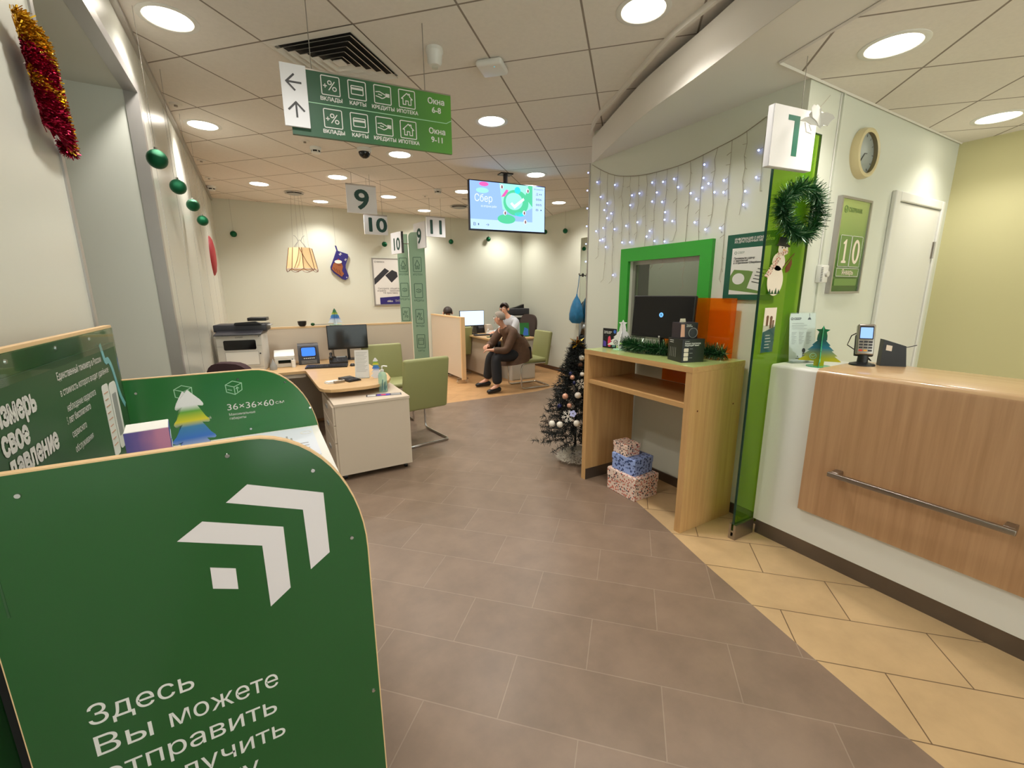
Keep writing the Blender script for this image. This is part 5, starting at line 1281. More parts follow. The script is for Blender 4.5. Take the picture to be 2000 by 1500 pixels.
MB().box(-.165,.165,0,.02,-.165,.165).build('plate', M['sign'], t); text('9', face_y(0,-.0006,-.1), .27, M['digit'], t, 'numeral', 'CENTER', bold=.006)
t = thing('number_plate', 'white plate with numeral 10 fixed to the top of the left glass pylon', 'sign', (1.72,6.16,2.215), RAD(-78))
MB().box(-.15,.15,0,.03,-.14,.14).build('plate', M['sign'], t); MB().box(.146,.15,-.001,.031,-.14,.14).build('dark_edge', M['black'], t); text('10', face_y(0,-.0006,-.09), .22, M['digit'], t, 'numeral', 'CENTER', bold=.005)
MB().cyl((0,.03,.0),(.02,.19,.0),.006,seg=8).build('bracket', M['steel'], t)
# ================================================================== HANGING SIGNS
def hung_sign(label, x, y, zb, zt, w, s_, wd):
    t = thing('hanging_number_sign', label, 'sign', (x,y,zb), 0, 'hanging number signs')
    h = zt-zb
    MB().box(-w/2,w/2,-.012,.012,0,h).build('panel', M['sign'], t); MB().box(-w/2,w/2,-.014,.014,h-.018,h).build('top_rail', M['steel'], t)
    text(s_, face_y(0,-.0126,h*.5-.345*h), h*.95, M['digit'], t, 'numeral', 'CENTER', width=wd, bold=.007)
    wm = MB()
    for sx in (-1,1): MB().cyl((sx*w*.3,0,h),(sx*w*.3,0,H-zb),.002,seg=5).build('wire', M['wire'], t)
    return t
hung_sign('hanging white sign with numeral 9, largest of the hanging numbers', 1.231, 5.815, 2.508, 2.84, .353, '9', .175)
hung_sign('hanging white sign with numeral 10 just below the hanging 9', 1.433, 6.032, 2.294, 2.543, .297, '10', .235)
hung_sign('hanging white sign with numeral 11 left of the screen', 2.518, 6.745, 2.397, 2.699, .305, '11', .19)
# ---- directory sign
t = thing('directory_sign', 'large hanging green direction sign with white icons and an arrow plate', 'sign', (.652,2.565,2.336), RAD(-5))
w, h = .826, .306
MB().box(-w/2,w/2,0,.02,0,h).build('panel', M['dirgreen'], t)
MB().box(-w/2,w/2,-.0005,.0205,h-.006,h).build('top_rail', M['steel'], t)
mf = face_y(0,-.0005,0)
MB().rbox(-w/2-.03,-w/2+.085,-.016,-.002,.03,h+.002,.002).build('arrow_plate', M['sign'], t)
ma = face_y(-w/2+.028,-.0165,0)
strokes([[(.03,.228),(-.03,.228)],[(0,.262),(-.034,.228),(0,.194)]], .0085, ma, M['black'], t, 'arrow_left')
strokes([[(0,.075),(0,.135)],[(-.034,.105),(0,.14),(.034,.105)]], .0085, ma, M['black'], t, 'arrow_up')
strokes([[(-w/2+.085,h/2+.003),(w/2-.03,h/2+.003),(w/2,h/2+.02)]], .0035, mf, M['mint'], t, 'divider')
def icon(kind, cx, cz, s):
    o = [tuple(rrect(cx-s,cx+s,cz-s,cz+s,.006))]
    if kind == 'pct': o += [[(cx-.2*s,cz-.45*s),(cx+.45*s,cz+.45*s)], tuple(circ(cx-.08*s,cz+.32*s,.2*s,n=12)), tuple(circ(cx+.42*s,cz-.3*s,.2*s,n=12)), [(cx-.78*s,cz-.05*s),(cx-.42*s,cz-.05*s)], [(cx-.6*s,cz+.13*s),(cx-.6*s,cz-.23*s)]]
    if kind == 'card': o += [tuple(rrect(cx-.68*s,cx+.68*s,cz-.45*s,cz+.45*s,.004)), [(cx-.68*s,cz+.22*s),(cx+.68*s,cz+.22*s)], [(cx-.68*s,cz+.1*s),(cx+.68*s,cz+.1*s)]]
    if kind == 'hands': o += [[(cx-.8*s,cz+.25*s),(cx-.35*s,cz+.32*s),(cx+.05*s,cz+.15*s),(cx+.3*s,cz+.05*s)], [(cx-.8*s,cz-.2*s),(cx-.4*s,cz-.28*s),(cx-.1*s,cz-.4*s),(cx+.15*s,cz-.3*s),(cx+.35*s,cz-.15*s)], [(cx-.5*s,cz+.02*s),(cx-.1*s,cz-.05*s)], [(cx+.4*s,cz+.18*s),(cx+.78*s,cz+.16*s),(cx+.78*s,cz-.14*s),(cx+.4*s,cz-.12*s),(cx+.4*s,cz+.18*s)]] + [[(cx+(.48+.09*i)*s,cz+.12*s),(cx+(.48+.09*i)*s,cz-.08*s)] for i in range(3)]
    if kind == 'house': o += [[(cx-.68*s,cz+.02*s),(cx,cz+.66*s),(cx+.2*s,cz+.48*s),(cx+.2*s,cz+.6*s),(cx+.36*s,cz+.6*s),(cx+.36*s,cz+.32*s),(cx+.68*s,cz+.02*s),(cx+.5*s,cz+.02*s),(cx+.5*s,cz-.62*s),(cx+.16*s,cz-.62*s),(cx+.16*s,cz-.2*s),(cx-.16*s,cz-.2*s),(cx-.16*s,cz-.62*s),(cx-.5*s,cz-.62*s),(cx-.5*s,cz+.02*s),(cx-.68*s,cz+.02*s)]]
    return o
for row, (z0, win) in enumerate(((.163,'6-8'),(.012,'9-11'))):
    for i, (k, s_) in enumerate((('pct','ВКЛАДЫ'),('card','КАРТЫ'),('hands','КРЕДИТЫ'),('house','ИПОТЕКА'))):
        cx = -w/2+.195+.128*i
        strokes(icon(k, cx, z0+.082, .043), .0042, mf, M['greentxt'], t, 'icon_lines')
        text(s_, mf @ T(cx,z0+.012,0), .024, M['greentxt'], t, 'caption_lettering', 'CENTER', bold=.0007)
    text('Окна', mf @ T(w/2-.085,z0+.082,0), .04, M['greentxt'], t, 'window_lettering', 'CENTER', bold=.001); text(win, mf @ T(w/2-.085,z0+.038,0), .04, M['greentxt'], t, 'window_lettering', 'CENTER', bold=.001)
for sx in (-.3, .27): MB().cyl((sx,.01,h),(sx,.01,H-2.336),.0022,seg=5).build('wire', M['wire'], t)
# ---- hanging screen
t = thing('hanging_screen', 'large flat screen with blue and green advert hanging from the ceiling on a pole', 'screen', (2.783,4.906,2.278), RAD(-5.6))
w, h = 1.02, .567
MB().rbox(-w/2,w/2,0,.05,0,h,.004).build('housing', pm('navy black bezel',(20,22,44),.3), t, smooth=True)
MB().rbox(-.06,.06,.05,.09,.15,.45,.005).build('bracket', M['black'], t); MB().tube([(0,.09,.3),(0,.09,.62),(0,.09,H-2.278)], .028, 12).build('pole', M['dark'], t, smooth=True)
MB().box(-.08,.08,.03,.15,H-2.278-.012,H-2.278).build('ceiling_plate', M['black'], t)
tvhead = emis('screen portrait', (150,104,100), .8)
def S_(pts, m, name, z): flat(pts, face_y(0,-z,0), m, t, name, .0004)
S_([(-w/2+.012,.018),(w/2-.012,.018),(w/2-.012,h-.012),(-w/2+.012,h-.012)], M['tvblue'], 'screen', .0005)
S_([(.325,.018),(w/2-.012,.018),(w/2-.012,h-.012),(.325,h-.012)], M['tvlight'], 'queue_column', .001)
S_([(-w/2+.012,.018),(.325,.018),(.325,.13),(-w/2+.012,.13)], M['tvlight'], 'ticket_bar', .001)
S_([(-.12,h-.012),(.325,h-.012),(.325,.30),(.12,.20),(-.08,.26)], M['tvmint'], 'advert_shape', .001)
S_(circ(.10,.345,.17,.15,30), M['tvgreen'], 'advert_shape', .0014); S_(circ(.075,.36,.115,.1,26), M['tvmint'], 'advert_shape', .0018)
S_([(.02,.33),(.045,.35),(.075,.32),(.20,.41),(.215,.385),(.08,.275)], M['tvwhite'], 'check_mark', .0022)
S_([(.325,.31),(.325,h-.012),(.27,h-.012),(.22,.42)], M['tvgreen'], 'advert_shape', .0014)
S_(circ(-.03,.15,.12,.055,24), M['tvgreen'], 'advert_shape', .0014);
S_(circ(-.32,h-.04,.06,.025,18), M['tvpink'], 'advert_shape', .0014); S_([(-.10,.40),(-.03,.49),(.0,.48),(-.04,.41)], M['tvpink'], 'advert_shape', .0014); S_(circ(.12,.49,.04,n=18), M['tvcyan'], 'advert_shape', .0022); S_(circ(.15,.215,.07,.025,16), M['tvcyan'], 'advert_shape', .0014); S_(circ(-.34,.455,.08,.03,18), M['tvmint'], 'advert_shape', .0014)
for x, z in ((-.09,.515),(.26,.495),(-.05,.22),(.21,.235),(.225,.13)):
    S_(circ(x,z,.022,.028,16), M['tvwhite'], 'portrait_disc', .0026); S_(circ(x+.003,z-.002,.011,.02,12), tvhead, 'portrait_head', .003)
text('Сбер', face_y(-.44,-.0014,.33), .115, M['tvwhite'], t, 'brand_lettering', width=.225); text('во вторник днём', face_y(-.36,-.0014,.27), .035, M['tvwhite'], t, 'tag_lettering', width=.2)
text('В 032 → 2', face_y(-.46,-.0014,.055), .05, M['tvdark'], t, 'ticket_lettering', width=.2)
for i, s_ in enumerate(('Д 003','П 006','П 005','В 033')): text(s_, face_y(.375,-.0014,.455-.062*i), .034, M['tvdark'], t, 'queue_lettering', width=.08)
text('Обслуживаются', face_y(.345,-.0014,.515), .024, M['tvdark'], t, 'queue_lettering', width=.13)
# ================================================================== CEILING FITTINGS
x, y = g2w(-1.81, 2.66)
t = thing('ceiling_diffuser', 'square white air diffuser with nested louvres above the direction sign', 'air vent', (x,y,H), RAD(-45))
MB().box(-.24,.24,-.24,.24,-.0035,-.001).build('dark_throat', M['duct_gap'], t)
for k in range(6):
    r0, r1 = .30-.045*k, .27-.045*k
    b = MB(); z0 = -.012 if k else -.006
    for q in range(4):
        R_ = Matrix.Rotation(PI/2*q,4,'Z')
        b._add([(-r0,-r0,-.026),(r0,-r0,-.026),(r1,-r1,-.006),(-r1,-r1,-.006)] if k else [(-r0,-r0,-.004),(r0,-r0,-.004),(.255,-.255,-.01),(-.255,-.255,-.01)], [(0,1,2,3)], R_)
    b.build('louvre', M['gyps'], t)
MB().box(-.03,.03,-.03,.03,-.02,-.012).build('centre_plate', M['gyps'], t)
x, y = g2w(-1.21+.02, 2.70)
t = thing('siren', 'white cylindrical sounder on the ceiling right of the square air diffuser', 'sounder', (1.065,2.755,H))
MB().lathe([(0,0),(.05,0),(.052,-.02),(.046,-.03),(.042,-.075),(.03,-.09),(0,-.092)], None, 24).build('housing', M['white'], t, smooth=True); MB().lathe([(0,-.09),(.018,-.09),(.018,-.105),(0,-.108)], None, 16).build('lens', M['acryl'], t)
t = thing('access_point', 'white rounded square wireless box on the ceiling tiles', 'access point', (1.445,2.746,H), RAD(-45))
MB().rbox(-.085,.085,-.085,.085,-.04,0,.018,None,4).build('housing', M['white'], t, smooth=True); MB().lathe([(0,-.0402),(.004,-.0405),(0,-.041)], T(.03,-.05,0), 8).build('status_lamp', M['tvcyan'], t)
t = thing('dome_camera', 'dark dome security camera on the ceiling under the direction sign', 'camera', (1.083,4.831,H))
MB().lathe([(0,0),(.07,0),(.07,-.03),(.058,-.036)], None, 28).build('base', M['white'], t, smooth=True); MB().lathe([(.057,-.034)]+[(.057*math.cos(a),-.036-.057*math.sin(a)) for a in [PI/2*i/7 for i in range(8)]], None, 24).build('dome', M['blackgloss'], t, smooth=True)
def smoke(label, x, y):
    t = thing('smoke_detector', label, 'smoke detector', (x,y,H), 0, 'smoke detectors')
    MB().lathe([(0,0),(.055,0),(.052,-.02),(.044,-.03)], None, 24).build('base', M['white'], t, smooth=True); MB().lathe([(.04,-.028),(.04,-.045)], None, 20).build('sensing_slot', M['black'], t); MB().lathe([(.043,-.045),(.04,-.055),(0,-.058)], None, 24).build('cover', M['white'], t, smooth=True)
    for k in range(5): MB().cyl((.042*math.cos(1.256*k),.042*math.sin(1.256*k),-.028),(.042*math.cos(1.256*k),.042*math.sin(1.256*k),-.046),.006,seg=6).build('rib', M['white'], t)
smoke('white smoke detector on the ceiling below the arrow plate of the direction sign', .656, 5.029)
smoke('white smoke detector on the ceiling above hanging sign 11', 2.356, 6.169)
q = P(410,371,Z=H-.05); smoke('white detector in the back left corner of the ceiling', q.x+.02, q.y)
for u, v, lab in [(343,203,'small round sprinkler rosette on the ceiling by the left wall, nearest one'),(393,313,'small round sprinkler rosette on the ceiling by the left wall, second one'),(408,347,'small round sprinkler rosette on the ceiling by the left wall, farthest one'),(595,275,'small round sprinkler rosette under the lower left corner of the direction sign'),(830,382,'small round sprinkler rosette near the detector above sign 11')]:
    q = P(u,v,Z=H)
    t = thing('sprinkler', lab, 'sprinkler', (q.x,q.y,H), 0, 'ceiling sprinklers')
    MB().lathe([(0,0),(.042,0),(.038,-.007),(.02,-.009),(0,-.009)], None, 22).build('rosette', M['gyps'], t, smooth=True); MB().lathe([(0,-.009),(.012,-.009),(.012,-.02),(0,-.022)], None, 12).build('head', M['steel'], t)
def roundvent(label, x, y, r=.125):
    t = thing('round_vent', label, 'air vent', (x,y,H))
    MB().lathe([(r*.8,-.001),(r,-.004),(r*1.06,-.012),(r,-.016)], None, 30).build('rim', M['white'], t, smooth=True); MB().lathe([(0,-.002),(r*.9,-.002)], None, 24).build('dark_throat', M['duct_gap'], t)
    MB().lathe([(0,-.03),(r*.7,-.03),(r*.75,-.022),(0,-.02)], None, 28).build('disc', M['grey'], t, smooth=True); MB().cyl((0,0,-.002),(0,0,-.025),.012).build('stem', M['steel'], t)
roundvent('round ceiling air valve from which the parchment lampshade hangs', .612, 7.30)
roundvent('round ceiling air valve half hidden behind the screen', 3.10, 7.15, .15)
t = tag(MB().box(2.9,3.5,6.55,6.58,H-.02,H).build('ceiling_rail', M['gyps']), 'short metal rail on the ceiling left of the screen', 'rail')
# ================================================================== BACK WALL
t = thing('hanging_lampshade', 'parchment lampshade with dark bead strings hanging on wires in front of the back wall', 'lampshade', (.628,7.43,1.91))
MB().lathe([(.212,0),(.155,.30)], None, 8).build('shade', M['shade'], t)
MB().lathe([(.214,-.012),(.216,.004),(.205,.004)], None, 8).build('bottom_rim', M['cream'], t)
b = MB()
for k in range(8):
    a = 2*PI*k/8; b.tube([(.215*math.cos(a),.215*math.sin(a),0),(.158*math.cos(a),.158*math.sin(a),.3)], .004, 5)
    a2 = a+2*PI/8
    b.tube([(.217*math.cos(a+(a2-a)*s_),.217*math.sin(a+(a2-a)*s_),-.045*math.sin(PI*s_)) for s_ in (0,.25,.5,.75,1)], .0035, 5)
b.tube(spline([(-.03,-.158,.3),(-.06,-.19,.15),(-.12,-.18,.0)],4), .004, 5); b.tube(spline([(-.03,-.158,.3),(.05,-.195,.1),(.14,-.165,-.03)],4), .004, 5)
b.build('bead_strings', M['bead'], t)
b = MB()
for sx in (-1,1):
    b.tube(spline([(sx*.09,0,.3),(sx*.05,0,.36),(sx*.02,0,.40),(sx*.045,0,.46),(sx*.075,0,.48)],4), .004, 5); b.tube(spline([(sx*.07,-.05,.3),(sx*.03,-.02,.38),(0,0,.42)],4), .003, 5)
b.build('frame_wires', M['grey'], t)
for x in (-.1,-.02,.06,.12): MB().cyl((x,0,.3),(x*.6,-.05,H-1.91-.02),.0014,seg=5).build('hanging_wire', M['wire'], t)
q = P(663,515,Y=YB-.03)
t = thing('christmas_stocking', 'navy Christmas stocking with a brown bear motif hanging on the back wall', 'stocking', (q.x,YB-.004,q.z))
pf = [(-.03,.22),(.15,.165),(.155,.12),(.10,-.02),(.095,-.07),(.135,-.2),(.12,-.25),(.075,-.275),(.03,-.26),(-.10,-.16),(-.145,-.10),(-.15,-.06),(-.11,.03)]
MB().prism(pf, face_y(0,0,0), .035).build('felt_body', M['navy'], t, bevel=.012)
MB().tube([(-.015,-.02,.21),(-.03,-.02,.29),(-.045,-.02,.30),(-.02,-.02,.2)], .007, 6).build('loop', M['navy'], t)
mf = face_y(0,-.0355,0)
MB().prism([(-.135,-.09),(-.1,.0),(-.04,.035),(.03,.02),(.05,-.05),(.03,-.12),(.06,-.17),(.02,-.22),(-.09,-.14)], mf, .006).build('bear_motif', pm('brown felt',(150,88,52),.8), t)
MB().prism(circ(-.02,.03,.06,.03,16), mf, .012).build('fur_brim', M['snow'], t); MB().prism([(-.055,.045),(.02,.045),(-.01,.085)], mf, .010).build('red_cap', M['red'], t)
strokes([[(-.1,-.07),(-.08,-.12)],[(-.06,-.09),(-.04,-.15)],[(-.02,-.11),(.0,-.18)],[(-.03,-.03),(.02,-.03)]], .012, face_y(0,-.042,0), M['bead'], t, 'bear_stripes')
strokes([[(.0,.16),(.05,.16)],[(.025,.135),(.025,.185)],[(.008,.143),(.042,.177)],[(.085,.07),(.125,.07)],[(.105,.05),(.105,.09)],[(.09,.056),(.12,.084)],[(.09,-.23),(.11,-.23)],[(.1,-.22),(.1,-.24)]], .006, mf, M['greentxt'], t, 'snowflake_stitches')
MB().cyl((-.035,-.012,.29),(-.035,-.012,H-q.z),.0012,seg=5).build('thread', M['wire'], t)
t = thing('device_poster', 'framed white poster with black set top box devices on the back wall beside the pylons', 'poster', (2.13,YB,1.74))
MB().box(-.285,.285,-.02,0,-.425,.425).build('frame', M['trimgrey'], t); flat([(-.26,-.40),(.26,-.40),(.26,.40),(-.26,.40)], face_y(0,-.0202,0), M['posterbg'], t, 'print', .001)
mf = face_y(0,-.0213,0)
flat([(-.26,-.05),(-.26,.06),(-.06,.25),(.02,.20),(-.2,.0)], mf, M['dark'], t, 'printed_remote', .0006); flat([(-.06,.12),(.07,.22),(.16,.18),(.17,.1),(.05,-.01)], mf, M['dark'], t, 'printed_box', .0006)
text('SBERBOX', mf @ T(-.2,.345,0), .034, M['dark'], t, 'lettering'); strokes([tuple(circ(-.225,.357,.014,n=14))], .004, mf, M['dark'], t, 'emblem')
text('Смотрите, общайтесь,\nиграйте — заказывайте\nТВ-приставку', mf @ T(.02,-.13,0), .044, M['dark'], t, 'lettering', 'CENTER', line=.9, sx=.95)
flat([(-.18,-.40),(.26,-.40),(.26,-.25),(-.18,-.28)], mf, M['navy'], t, 'printed_banner', .0006)
text('okko   ТНТ', face_y(0,-.0222,0) @ T(-.05,-.36,0), .05, M['greentxt'], t, 'banner_lettering', bold=.001)
t = thing('wall_mirror', 'frameless wall mirror with a dark edge near the end of the window wall', 'mirror', (XR,5.92,1.49))
MB().box(-.008,0,-.32,.35,-.97,.97).build('mirror_glass', M['mirror'], t); MB().box(-.009,0,.35,.354,-.97,.97).build('dark_edge', M['black'], t)
t = thing('coat_hook', 'small black coat hook on the right back wall above the blue bag', 'hook', (XR-.008,6.20,1.83))
MB().tube(spline([(0,0,.0),(-.03,0,.0),(-.07,0,-.01),(-.085,0,.03)],4), .009, 8).build('prong', M['black'], t); MB().box(-.006,0,-.02,.02,-.03,.03).build('plate', M['black'], t)
t = thing('blue_bag', 'bright blue plastic bag hanging from the hook beside the mirror', 'bag', (XR-.13,6.20,1.25))
b = MB(); b.lathe([(0,-.26),(.09,-.255),(.14,-.2),(.15,-.1),(.12,.03),(.07,.14),(.02,.22),(.01,.26)], None, 20)
for v in b.bm.verts:
    a = math.atan2(v.co.y, v.co.x); k = 1+.06*math.sin(7*a)+.04*math.sin(11*a+v.co.z*20); v.co.x *= .62*k; v.co.y *= 1.15*k
b.build('sack', M['bagblue'], t, smooth=True)
MB().tube(spline([(.0,0,.25),(.03,.0,.42),(.045,0,.58)],4), .006, 6).build('drawstring', M['bagblue'], t)
t = thing('wall_socket', 'white double wall socket low on the right back wall behind the olive chair', 'socket', (XR,7.2,.56))
MB().rbox(-.04,0,-.06,.06,-.08,.08,.006).build('plate', M['white'], t)
for z in (-.035,.035): MB().lathe([(.022,.041),(.02,.036),(0,.036)], frame((0,0,z),(0,1,0),(0,0,1)) , 18).build('outlet', M['ltgrey'], t)
# cabinet inside the cash room
t = thing('cash_room_cabinet', 'grey cabinet standing inside the room behind the green framed window', 'cabinet', (3.05,3.17,0))
MB().box(-.15,.15,-.17,.18,0,2.3).build('carcass', M['grey'], t)
MB().box(-.147,.147,-.19,-.17,.03,2.27).build('door', M['grey'], t)
for y0, y1 in ((-.165,.0),(.005,.175)): MB().box(.15,.162,y0,y1,.03,2.27).build('side_board', M['grey'], t)
# ================================================================== PEOPLE
def skin(name, J, E, m, parent=None, sub=2, root=None):
    """grow one continuous surface round a skeleton; J: name -> (position, radius)"""
    names = list(J); idx = {n: i for i, n in enumerate(names)}
    me = bpy.data.meshes.new('s'); me.from_pydata([J[n][0] for n in names], [(idx[a], idx[b]) for a, b in E], [])
    o = bpy.data.objects.new('s', me); C.objects.link(o)
    o.modifiers.new('skin', 'SKIN'); 
    if not me.skin_vertices: me.attributes
    for i, n in enumerate(names):
        r = J[n][1]; r = r if isinstance(r, tuple) else (r, r)
        me.skin_vertices[0].data[i].radius = r
        me.skin_vertices[0].data[i].use_root = (n == (root or names[0]))
    o.modifiers['skin'].use_smooth_shade = True; o.modifiers['skin'].branch_smoothing = .6
    s = o.modifiers.new('sub', 'SUBSURF'); s.levels = sub; s.render_levels = sub
    dg = bpy.context.evaluated_depsgraph_get(); dg.update()
    out = bpy.data.meshes.new_from_object(o.evaluated_get(dg))
    bpy.data.objects.remove(o); bpy.data.meshes.remove(me)
    out.name = name; out.materials.clear(); out.materials.append(m)
    for p in out.polygons: p.use_smooth = True
    q = bpy.data.objects.new(name, out); C.objects.link(q)
    if parent is not None: q.parent = parent
    return q
def V3(*a): return Vector(a)
def person(label, base, J, head, look, mats, hair='short', cap=None, tilt=0.0):
    """J holds the joints in world metres; head is the centre of the skull, look the direction of the face"""
    t = thing('person', label, 'person', base); B = Vector(base)
    L = {k: Vector(v)-B for k, v in J.items()}
    hc = Vector(head)-B; f = Vector(look).normalized(); up = Vector((0,0,1)); up = (up-f*up.dot(f)).normalized(); s = f.cross(up)
    def h(a, b_, c): return hc+f*a+s*b_+up*c
    S1 = {}; E = []
    def add(n, p, r, par=None):
        S1[n] = (tuple(p), r)
        if par: E.append((par, n))
    add('pelvis', L['pelvis'], (.15,.12)); add('belly', L['pelvis'].lerp(L['chest'],.45), (.145,.12), 'pelvis'); add('chest', L['chest'], (.165,.125), 'belly')
    add('collar', L['neck'].lerp(L['chest'],.2), (.085,.075), 'chest'); add('neck', L['neck'], .055, 'collar')
    add('nape', h(-.025,0,-.085), .052, 'neck'); add('skull', h(-.012,0,.01), (.082,.092), 'nape'); add('crown', h(-.012,0,.07), (.06,.07), 'skull')
    add('jaw', h(.05,0,-.07), (.036,.034), 'skull'); 
    for sd in 'lr':
        add('sh'+sd, L['sh'+sd], .058, 'collar'); add('el'+sd, L['el'+sd], .043, 'sh'+sd); add('wr'+sd, L['wr'+sd], .028, 'el'+sd)
        hd = L['ha'+sd]; dr = (hd-L['wr'+sd]).normalized(); add('palm'+sd, L['wr'+sd].lerp(hd,.75), (.036,.02), 'wr'+sd)
        sx = dr.cross(Vector((0,0,1))).normalized(); dn = Vector((0,0,-1))
        for k, (o_, ln) in enumerate(((-.026,.062),(-.009,.072),(.009,.068),(.026,.052))):
            p0 = hd+sx*o_; add(f'k{sd}{k}', p0, .0095, 'palm'+sd); p1 = p0+dr*ln*.5+dn*ln*.2; add(f'm{sd}{k}', p1, .0085, f'k{sd}{k}'); add(f't{sd}{k}', p1+dr*ln*.3+dn*ln*.45, .007, f'm{sd}{k}')
        p0 = L['wr'+sd].lerp(hd,.5)+sx*.04*(1 if sd == 'l' else -1); add('th'+sd, p0, .010, 'palm'+sd); add('tt'+sd, p0+dr*.045+sx*.012*(1 if sd == 'l' else -1), .008, 'th'+sd)
        add('hip'+sd, L['hip'+sd], .088, 'pelvis'); add('kn'+sd, L['kn'+sd], .058, 'hip'+sd); add('an'+sd, L['an'+sd], .04, 'kn'+sd); add('to'+sd, L['to'+sd], .03, 'an'+sd)
    skin('body', S1, E, mats['skin'], t, 2, 'pelvis')
    # face
    MB().prism([(-.016,-.03),(.0,-.034),(.016,-.03),(.008,.02),(-.008,.02)], frame(h(.068,0,-.005), s, up), .022).build('nose', mats['skin'], t, bevel=.005)
    for sg in (-1, 1):
        e = MB().ball(h(.073,.032*sg,.018), .0115, 12).build('eye', M['whitematte'], t, smooth=True); MB().ball(h(.083,.032*sg,.017), .0055, 8).build('pupil', M['black'], e)
        MB().ribbon([(-.02,0),(.0,.006),(.02,.002)], .007, frame(h(.078,.034*sg,.038), s, up), .006).build('eyebrow', mats['hair'], t)
        MB().ball(h(-.012,.082*sg,-.005), .03, 12, (.7,.45,1.0)).build('ear', mats['skin'], t, smooth=True)
    MB().ribbon([(-.024,.002),(-.008,-.003),(.008,-.003),(.024,.002)], .009, frame(h(.078,0,-.055), s, up), .006).build('mouth', pm('lips',(168,100,90),.5), t)
    # hair: a shell over the back and top of the skull
    b = MB(); n = 22
    vs = []; fs = []
    lowc = {'short': -.035, 'long': -.10}[hair]
    rows = 9
    for i in range(rows+1):
        ph = PI/2*1.18*i/rows
        for k in range(n):
            a = 2*PI*k/n; ca = math.cos(a)
            lim = 1.0 if ca < -.2 else 1.0-.66*((ca+.2)/1.2)
            p_ = ph*lim
            vs.append(h(-.014+.097*math.sin(p_)*ca, .089*math.sin(p_)*math.sin(a), .022+.098*math.cos(p_)+ (lowc*.5 if i == rows and ca < .25 else 0)))
    for i in range(rows):
        for k in range(n): fs.append((i*n+k, i*n+(k+1)%n, (i+1)*n+(k+1)%n, (i+1)*n+k))
    b._add(vs, fs); hm = b.build('hair', mats['hair'], t, smooth=True)
    so = hm.modifiers.new('thickness', 'SOLIDIFY'); so.thickness = .012; so.offset = -1
    # clothes
    top = {}; Et = []
    def ad(n, p, r, par=None):
        top[n] = (tuple(p), r)
        if par: Et.append((par, n))
    g = mats.get('bulk', 1.0)
    d = (L['chest']-L['pelvis']).normalized()
    ad('hem', L['pelvis']+Vector(mats.get('hem', (0,0,-.06))), (.175*g,.15*g)); ad('waist', L['pelvis'].lerp(L['chest'],.35), (.172*g,.15*g), 'hem'); ad('chest', L['chest'], (.185*g,.15*g), 'waist'); ad('collar', L['neck'].lerp(L['chest'],.22), (.10*g,.09*g), 'chest'); ad('coll2', L['neck'].lerp(L['chest'],.06), .068, 'collar')
    for sd in 'lr':
        ad('sh'+sd, L['sh'+sd], .08*g, 'collar'); ad('up'+sd, L['sh'+sd].lerp(L['el'+sd],.5), .069*g, 'sh'+sd); ad('el'+sd, L['el'+sd], .062*g, 'up'+sd); ad('fo'+sd, L['el'+sd].lerp(L['wr'+sd],.55), .053*g, 'el'+sd); ad('cu'+sd, L['el'+sd].lerp(L['wr'+sd],.92), .046*g, 'fo'+sd)
    jk = skin(mats['topname'], top, Et, mats['top'], t, 2, 'hem')
    if 'skirt' in mats:
        vs, fs, n = [], [], 28
        for r_, (cx, cy, z, rx, ry, dz) in enumerate(mats['skirt']):
            for k in range(n):
                a = 2*PI*k/n; w_ = 1+.02*math.sin(5*a+r_)+.015*math.sin(9*a)
                vs.append(Vector((cx+rx*w_*math.cos(a), cy+ry*w_*math.sin(a), z+dz*math.cos(a)))-B)
        for r_ in range(len(mats['skirt'])-1):
            for k in range(n): fs.append((r_*n+k, r_*n+(k+1)%n, (r_+1)*n+(k+1)%n, (r_+1)*n+k))
        MB()._add(vs, fs).build('jacket_skirt', mats['top'], t, smooth=True, ang=80)
    low = {'pelvis': (tuple(L['pelvis']-Vector((0,0,.0))), (.16,.13))}; El = []
    for sd in 'lr':
        low['hip'+sd] = (tuple(L['hip'+sd]), .115); low['mid'+sd] = (tuple(L['hip'+sd].lerp(L['kn'+sd],.55)), .102); low['kn'+sd] = (tuple(L['kn'+sd]), .09); low['sk'+sd] = (tuple(L['kn'+sd].lerp(L['an'+sd],.5)), .086); low['an'+sd] = (tuple(L['kn'+sd].lerp(L['an'+sd],.97)), .08)
        El += [('pelvis','hip'+sd),('hip'+sd,'mid'+sd),('mid'+sd,'kn'+sd),('kn'+sd,'sk'+sd),('sk'+sd,'an'+sd)]
    skin('trousers', low, El, M['trouser'], t, 2, 'pelvis')
    for sd in 'lr':
        a, b_ = L['an'+sd], L['to'+sd]; dv = Vector((b_.x-a.x, b_.y-a.y, 0)).normalized(); heel = Vector((a.x,a.y,0))-dv*.07; toe = Vector((b_.x,b_.y,0))+dv*.05; z0 = .0-B.z
        J2 = {'heel': (tuple(Vector((heel.x,heel.y,z0+.042))), .04), 'mid': (tuple(Vector((a.x,a.y,z0+.055))), .05), 'ball': (tuple(Vector((b_.x,b_.y,z0+.04))), (.046,.036)), 'toe': (tuple(Vector((toe.x,toe.y,z0+.03))), (.034,.026))}
        so_ = skin('shoe', J2, [('heel','mid'),('mid','ball'),('ball','toe')], M['shoe'], t, 2)
        for v in so_.data.vertices: v.co.z = max(v.co.z, z0+.004)
    return t
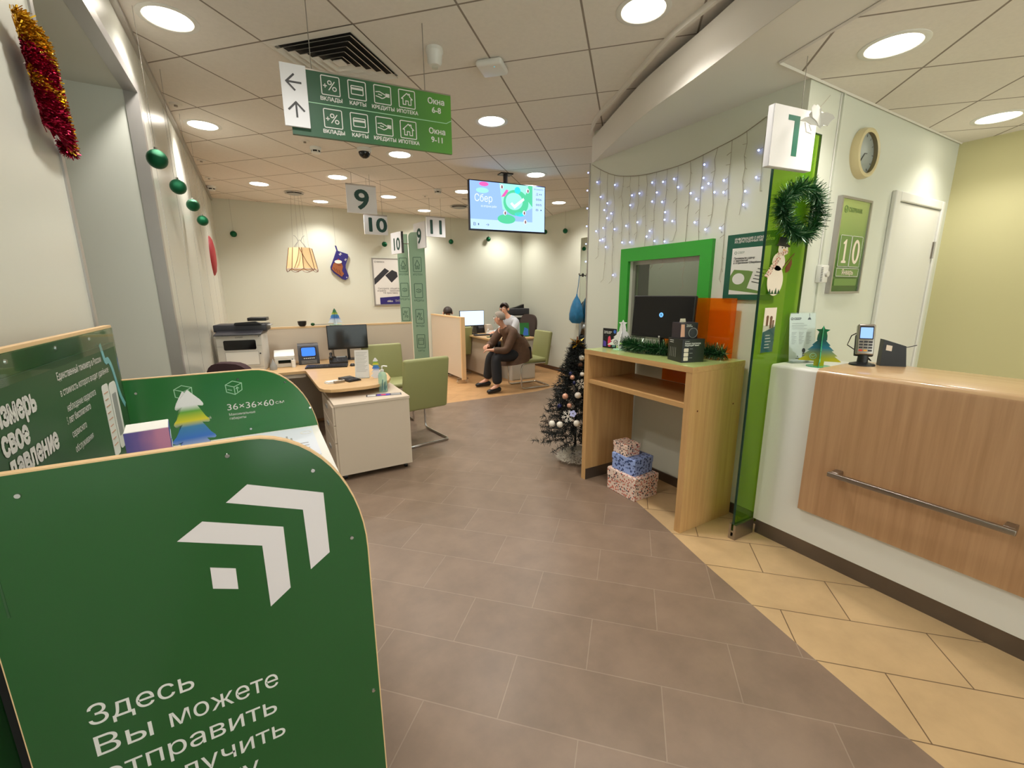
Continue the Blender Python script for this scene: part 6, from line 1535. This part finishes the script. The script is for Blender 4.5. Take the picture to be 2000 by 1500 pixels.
person('seated grey haired man in a brown jacket and black trousers leaning forward with clasped hands', (3.6,6.05,0),
 dict(pelvis=(3.66,6.06,.57), chest=(3.44,6.07,.88), neck=(3.33,6.08,1.01), shl=(3.43,5.90,.93), shr=(3.39,6.25,.94), ell=(3.25,5.84,.65), elr=(3.20,6.29,.69), wrl=(3.045,5.93,.672), wrr=(3.07,6.12,.72), hal=(2.985,5.97,.672), har=(3.0,6.05,.715),
  hipl=(3.60,5.97,.56), hipr=(3.60,6.15,.56), knl=(3.10,5.91,.56), knr=(3.20,6.27,.55), anl=(3.11,5.88,.11), anr=(3.18,6.38,.11), tol=(2.96,5.86,.04), tor=(3.02,6.40,.04)),
 (3.262,6.095,1.135), (-.82,.55,-.12), dict(skin=M['skin'], hair=M['hairgrey'], top=M['jacket'], topname='jacket', bulk=1.12, hem=(.03,0,-.03), skirt=[(3.50,6.07,.84,.17,.20,.03),(3.56,6.065,.72,.19,.215,.04),(3.59,6.06,.60,.215,.235,.05),(3.57,6.06,.51,.245,.25,.05),(3.55,6.06,.44,.27,.255,.05)]))
person('seated dark haired clerk in a pale grey shirt behind the far desk looking left', (4.3,7.3,0),
 dict(pelvis=(4.36,7.32,.57), chest=(4.24,7.31,.92), neck=(4.09,7.30,1.10), shl=(4.20,7.12,1.0), shr=(4.18,7.49,1.0), ell=(4.05,7.08,.79), elr=(4.02,7.50,.79), wrl=(3.84,7.18,.785), wrr=(3.83,7.40,.785), hal=(3.77,7.21,.78), har=(3.76,7.37,.78),
  hipl=(4.33,7.24,.55), hipr=(4.33,7.41,.55), knl=(3.95,7.24,.56), knr=(3.95,7.42,.56), anl=(3.98,7.22,.11), anr=(3.98,7.44,.11), tol=(3.85,7.2,.04), tor=(3.85,7.44,.04)),
 (4.02,7.29,1.235), (-.8,-.58,-.12), dict(skin=M['skin2'], hair=M['hairdark'], top=M['shirt'], topname='shirt', bulk=.98))
person('seated person of whom only dark hair shows over the mobile partition', (3.15,7.85,0),
 dict(pelvis=(3.15,7.80,.57), chest=(3.14,7.84,.86), neck=(3.12,7.85,1.02), shl=(3.05,7.84,.94), shr=(3.23,7.84,.94), ell=(3.06,7.98,.70), elr=(3.24,7.98,.70), wrl=(3.10,8.08,.66), wrr=(3.20,8.08,.66), hal=(3.11,8.13,.64), har=(3.19,8.13,.64),
  hipl=(3.08,7.80,.55), hipr=(3.22,7.80,.55), knl=(3.08,8.14,.56), knr=(3.22,8.14,.56), anl=(3.08,8.06,.11), anr=(3.22,8.06,.11), tol=(3.08,8.16,.04), tor=(3.22,8.16,.04)),
 (3.10,7.85,1.165), (.15,1,-.15), dict(skin=M['skin2'], hair=M['hairdark'], top=M['trouser'], topname='jacket', bulk=.82))
dup(ch, (3.21,7.85,0), RAD(0), 'olive cantilever chair hidden behind the mobile partition', 'olive cantilever chairs')
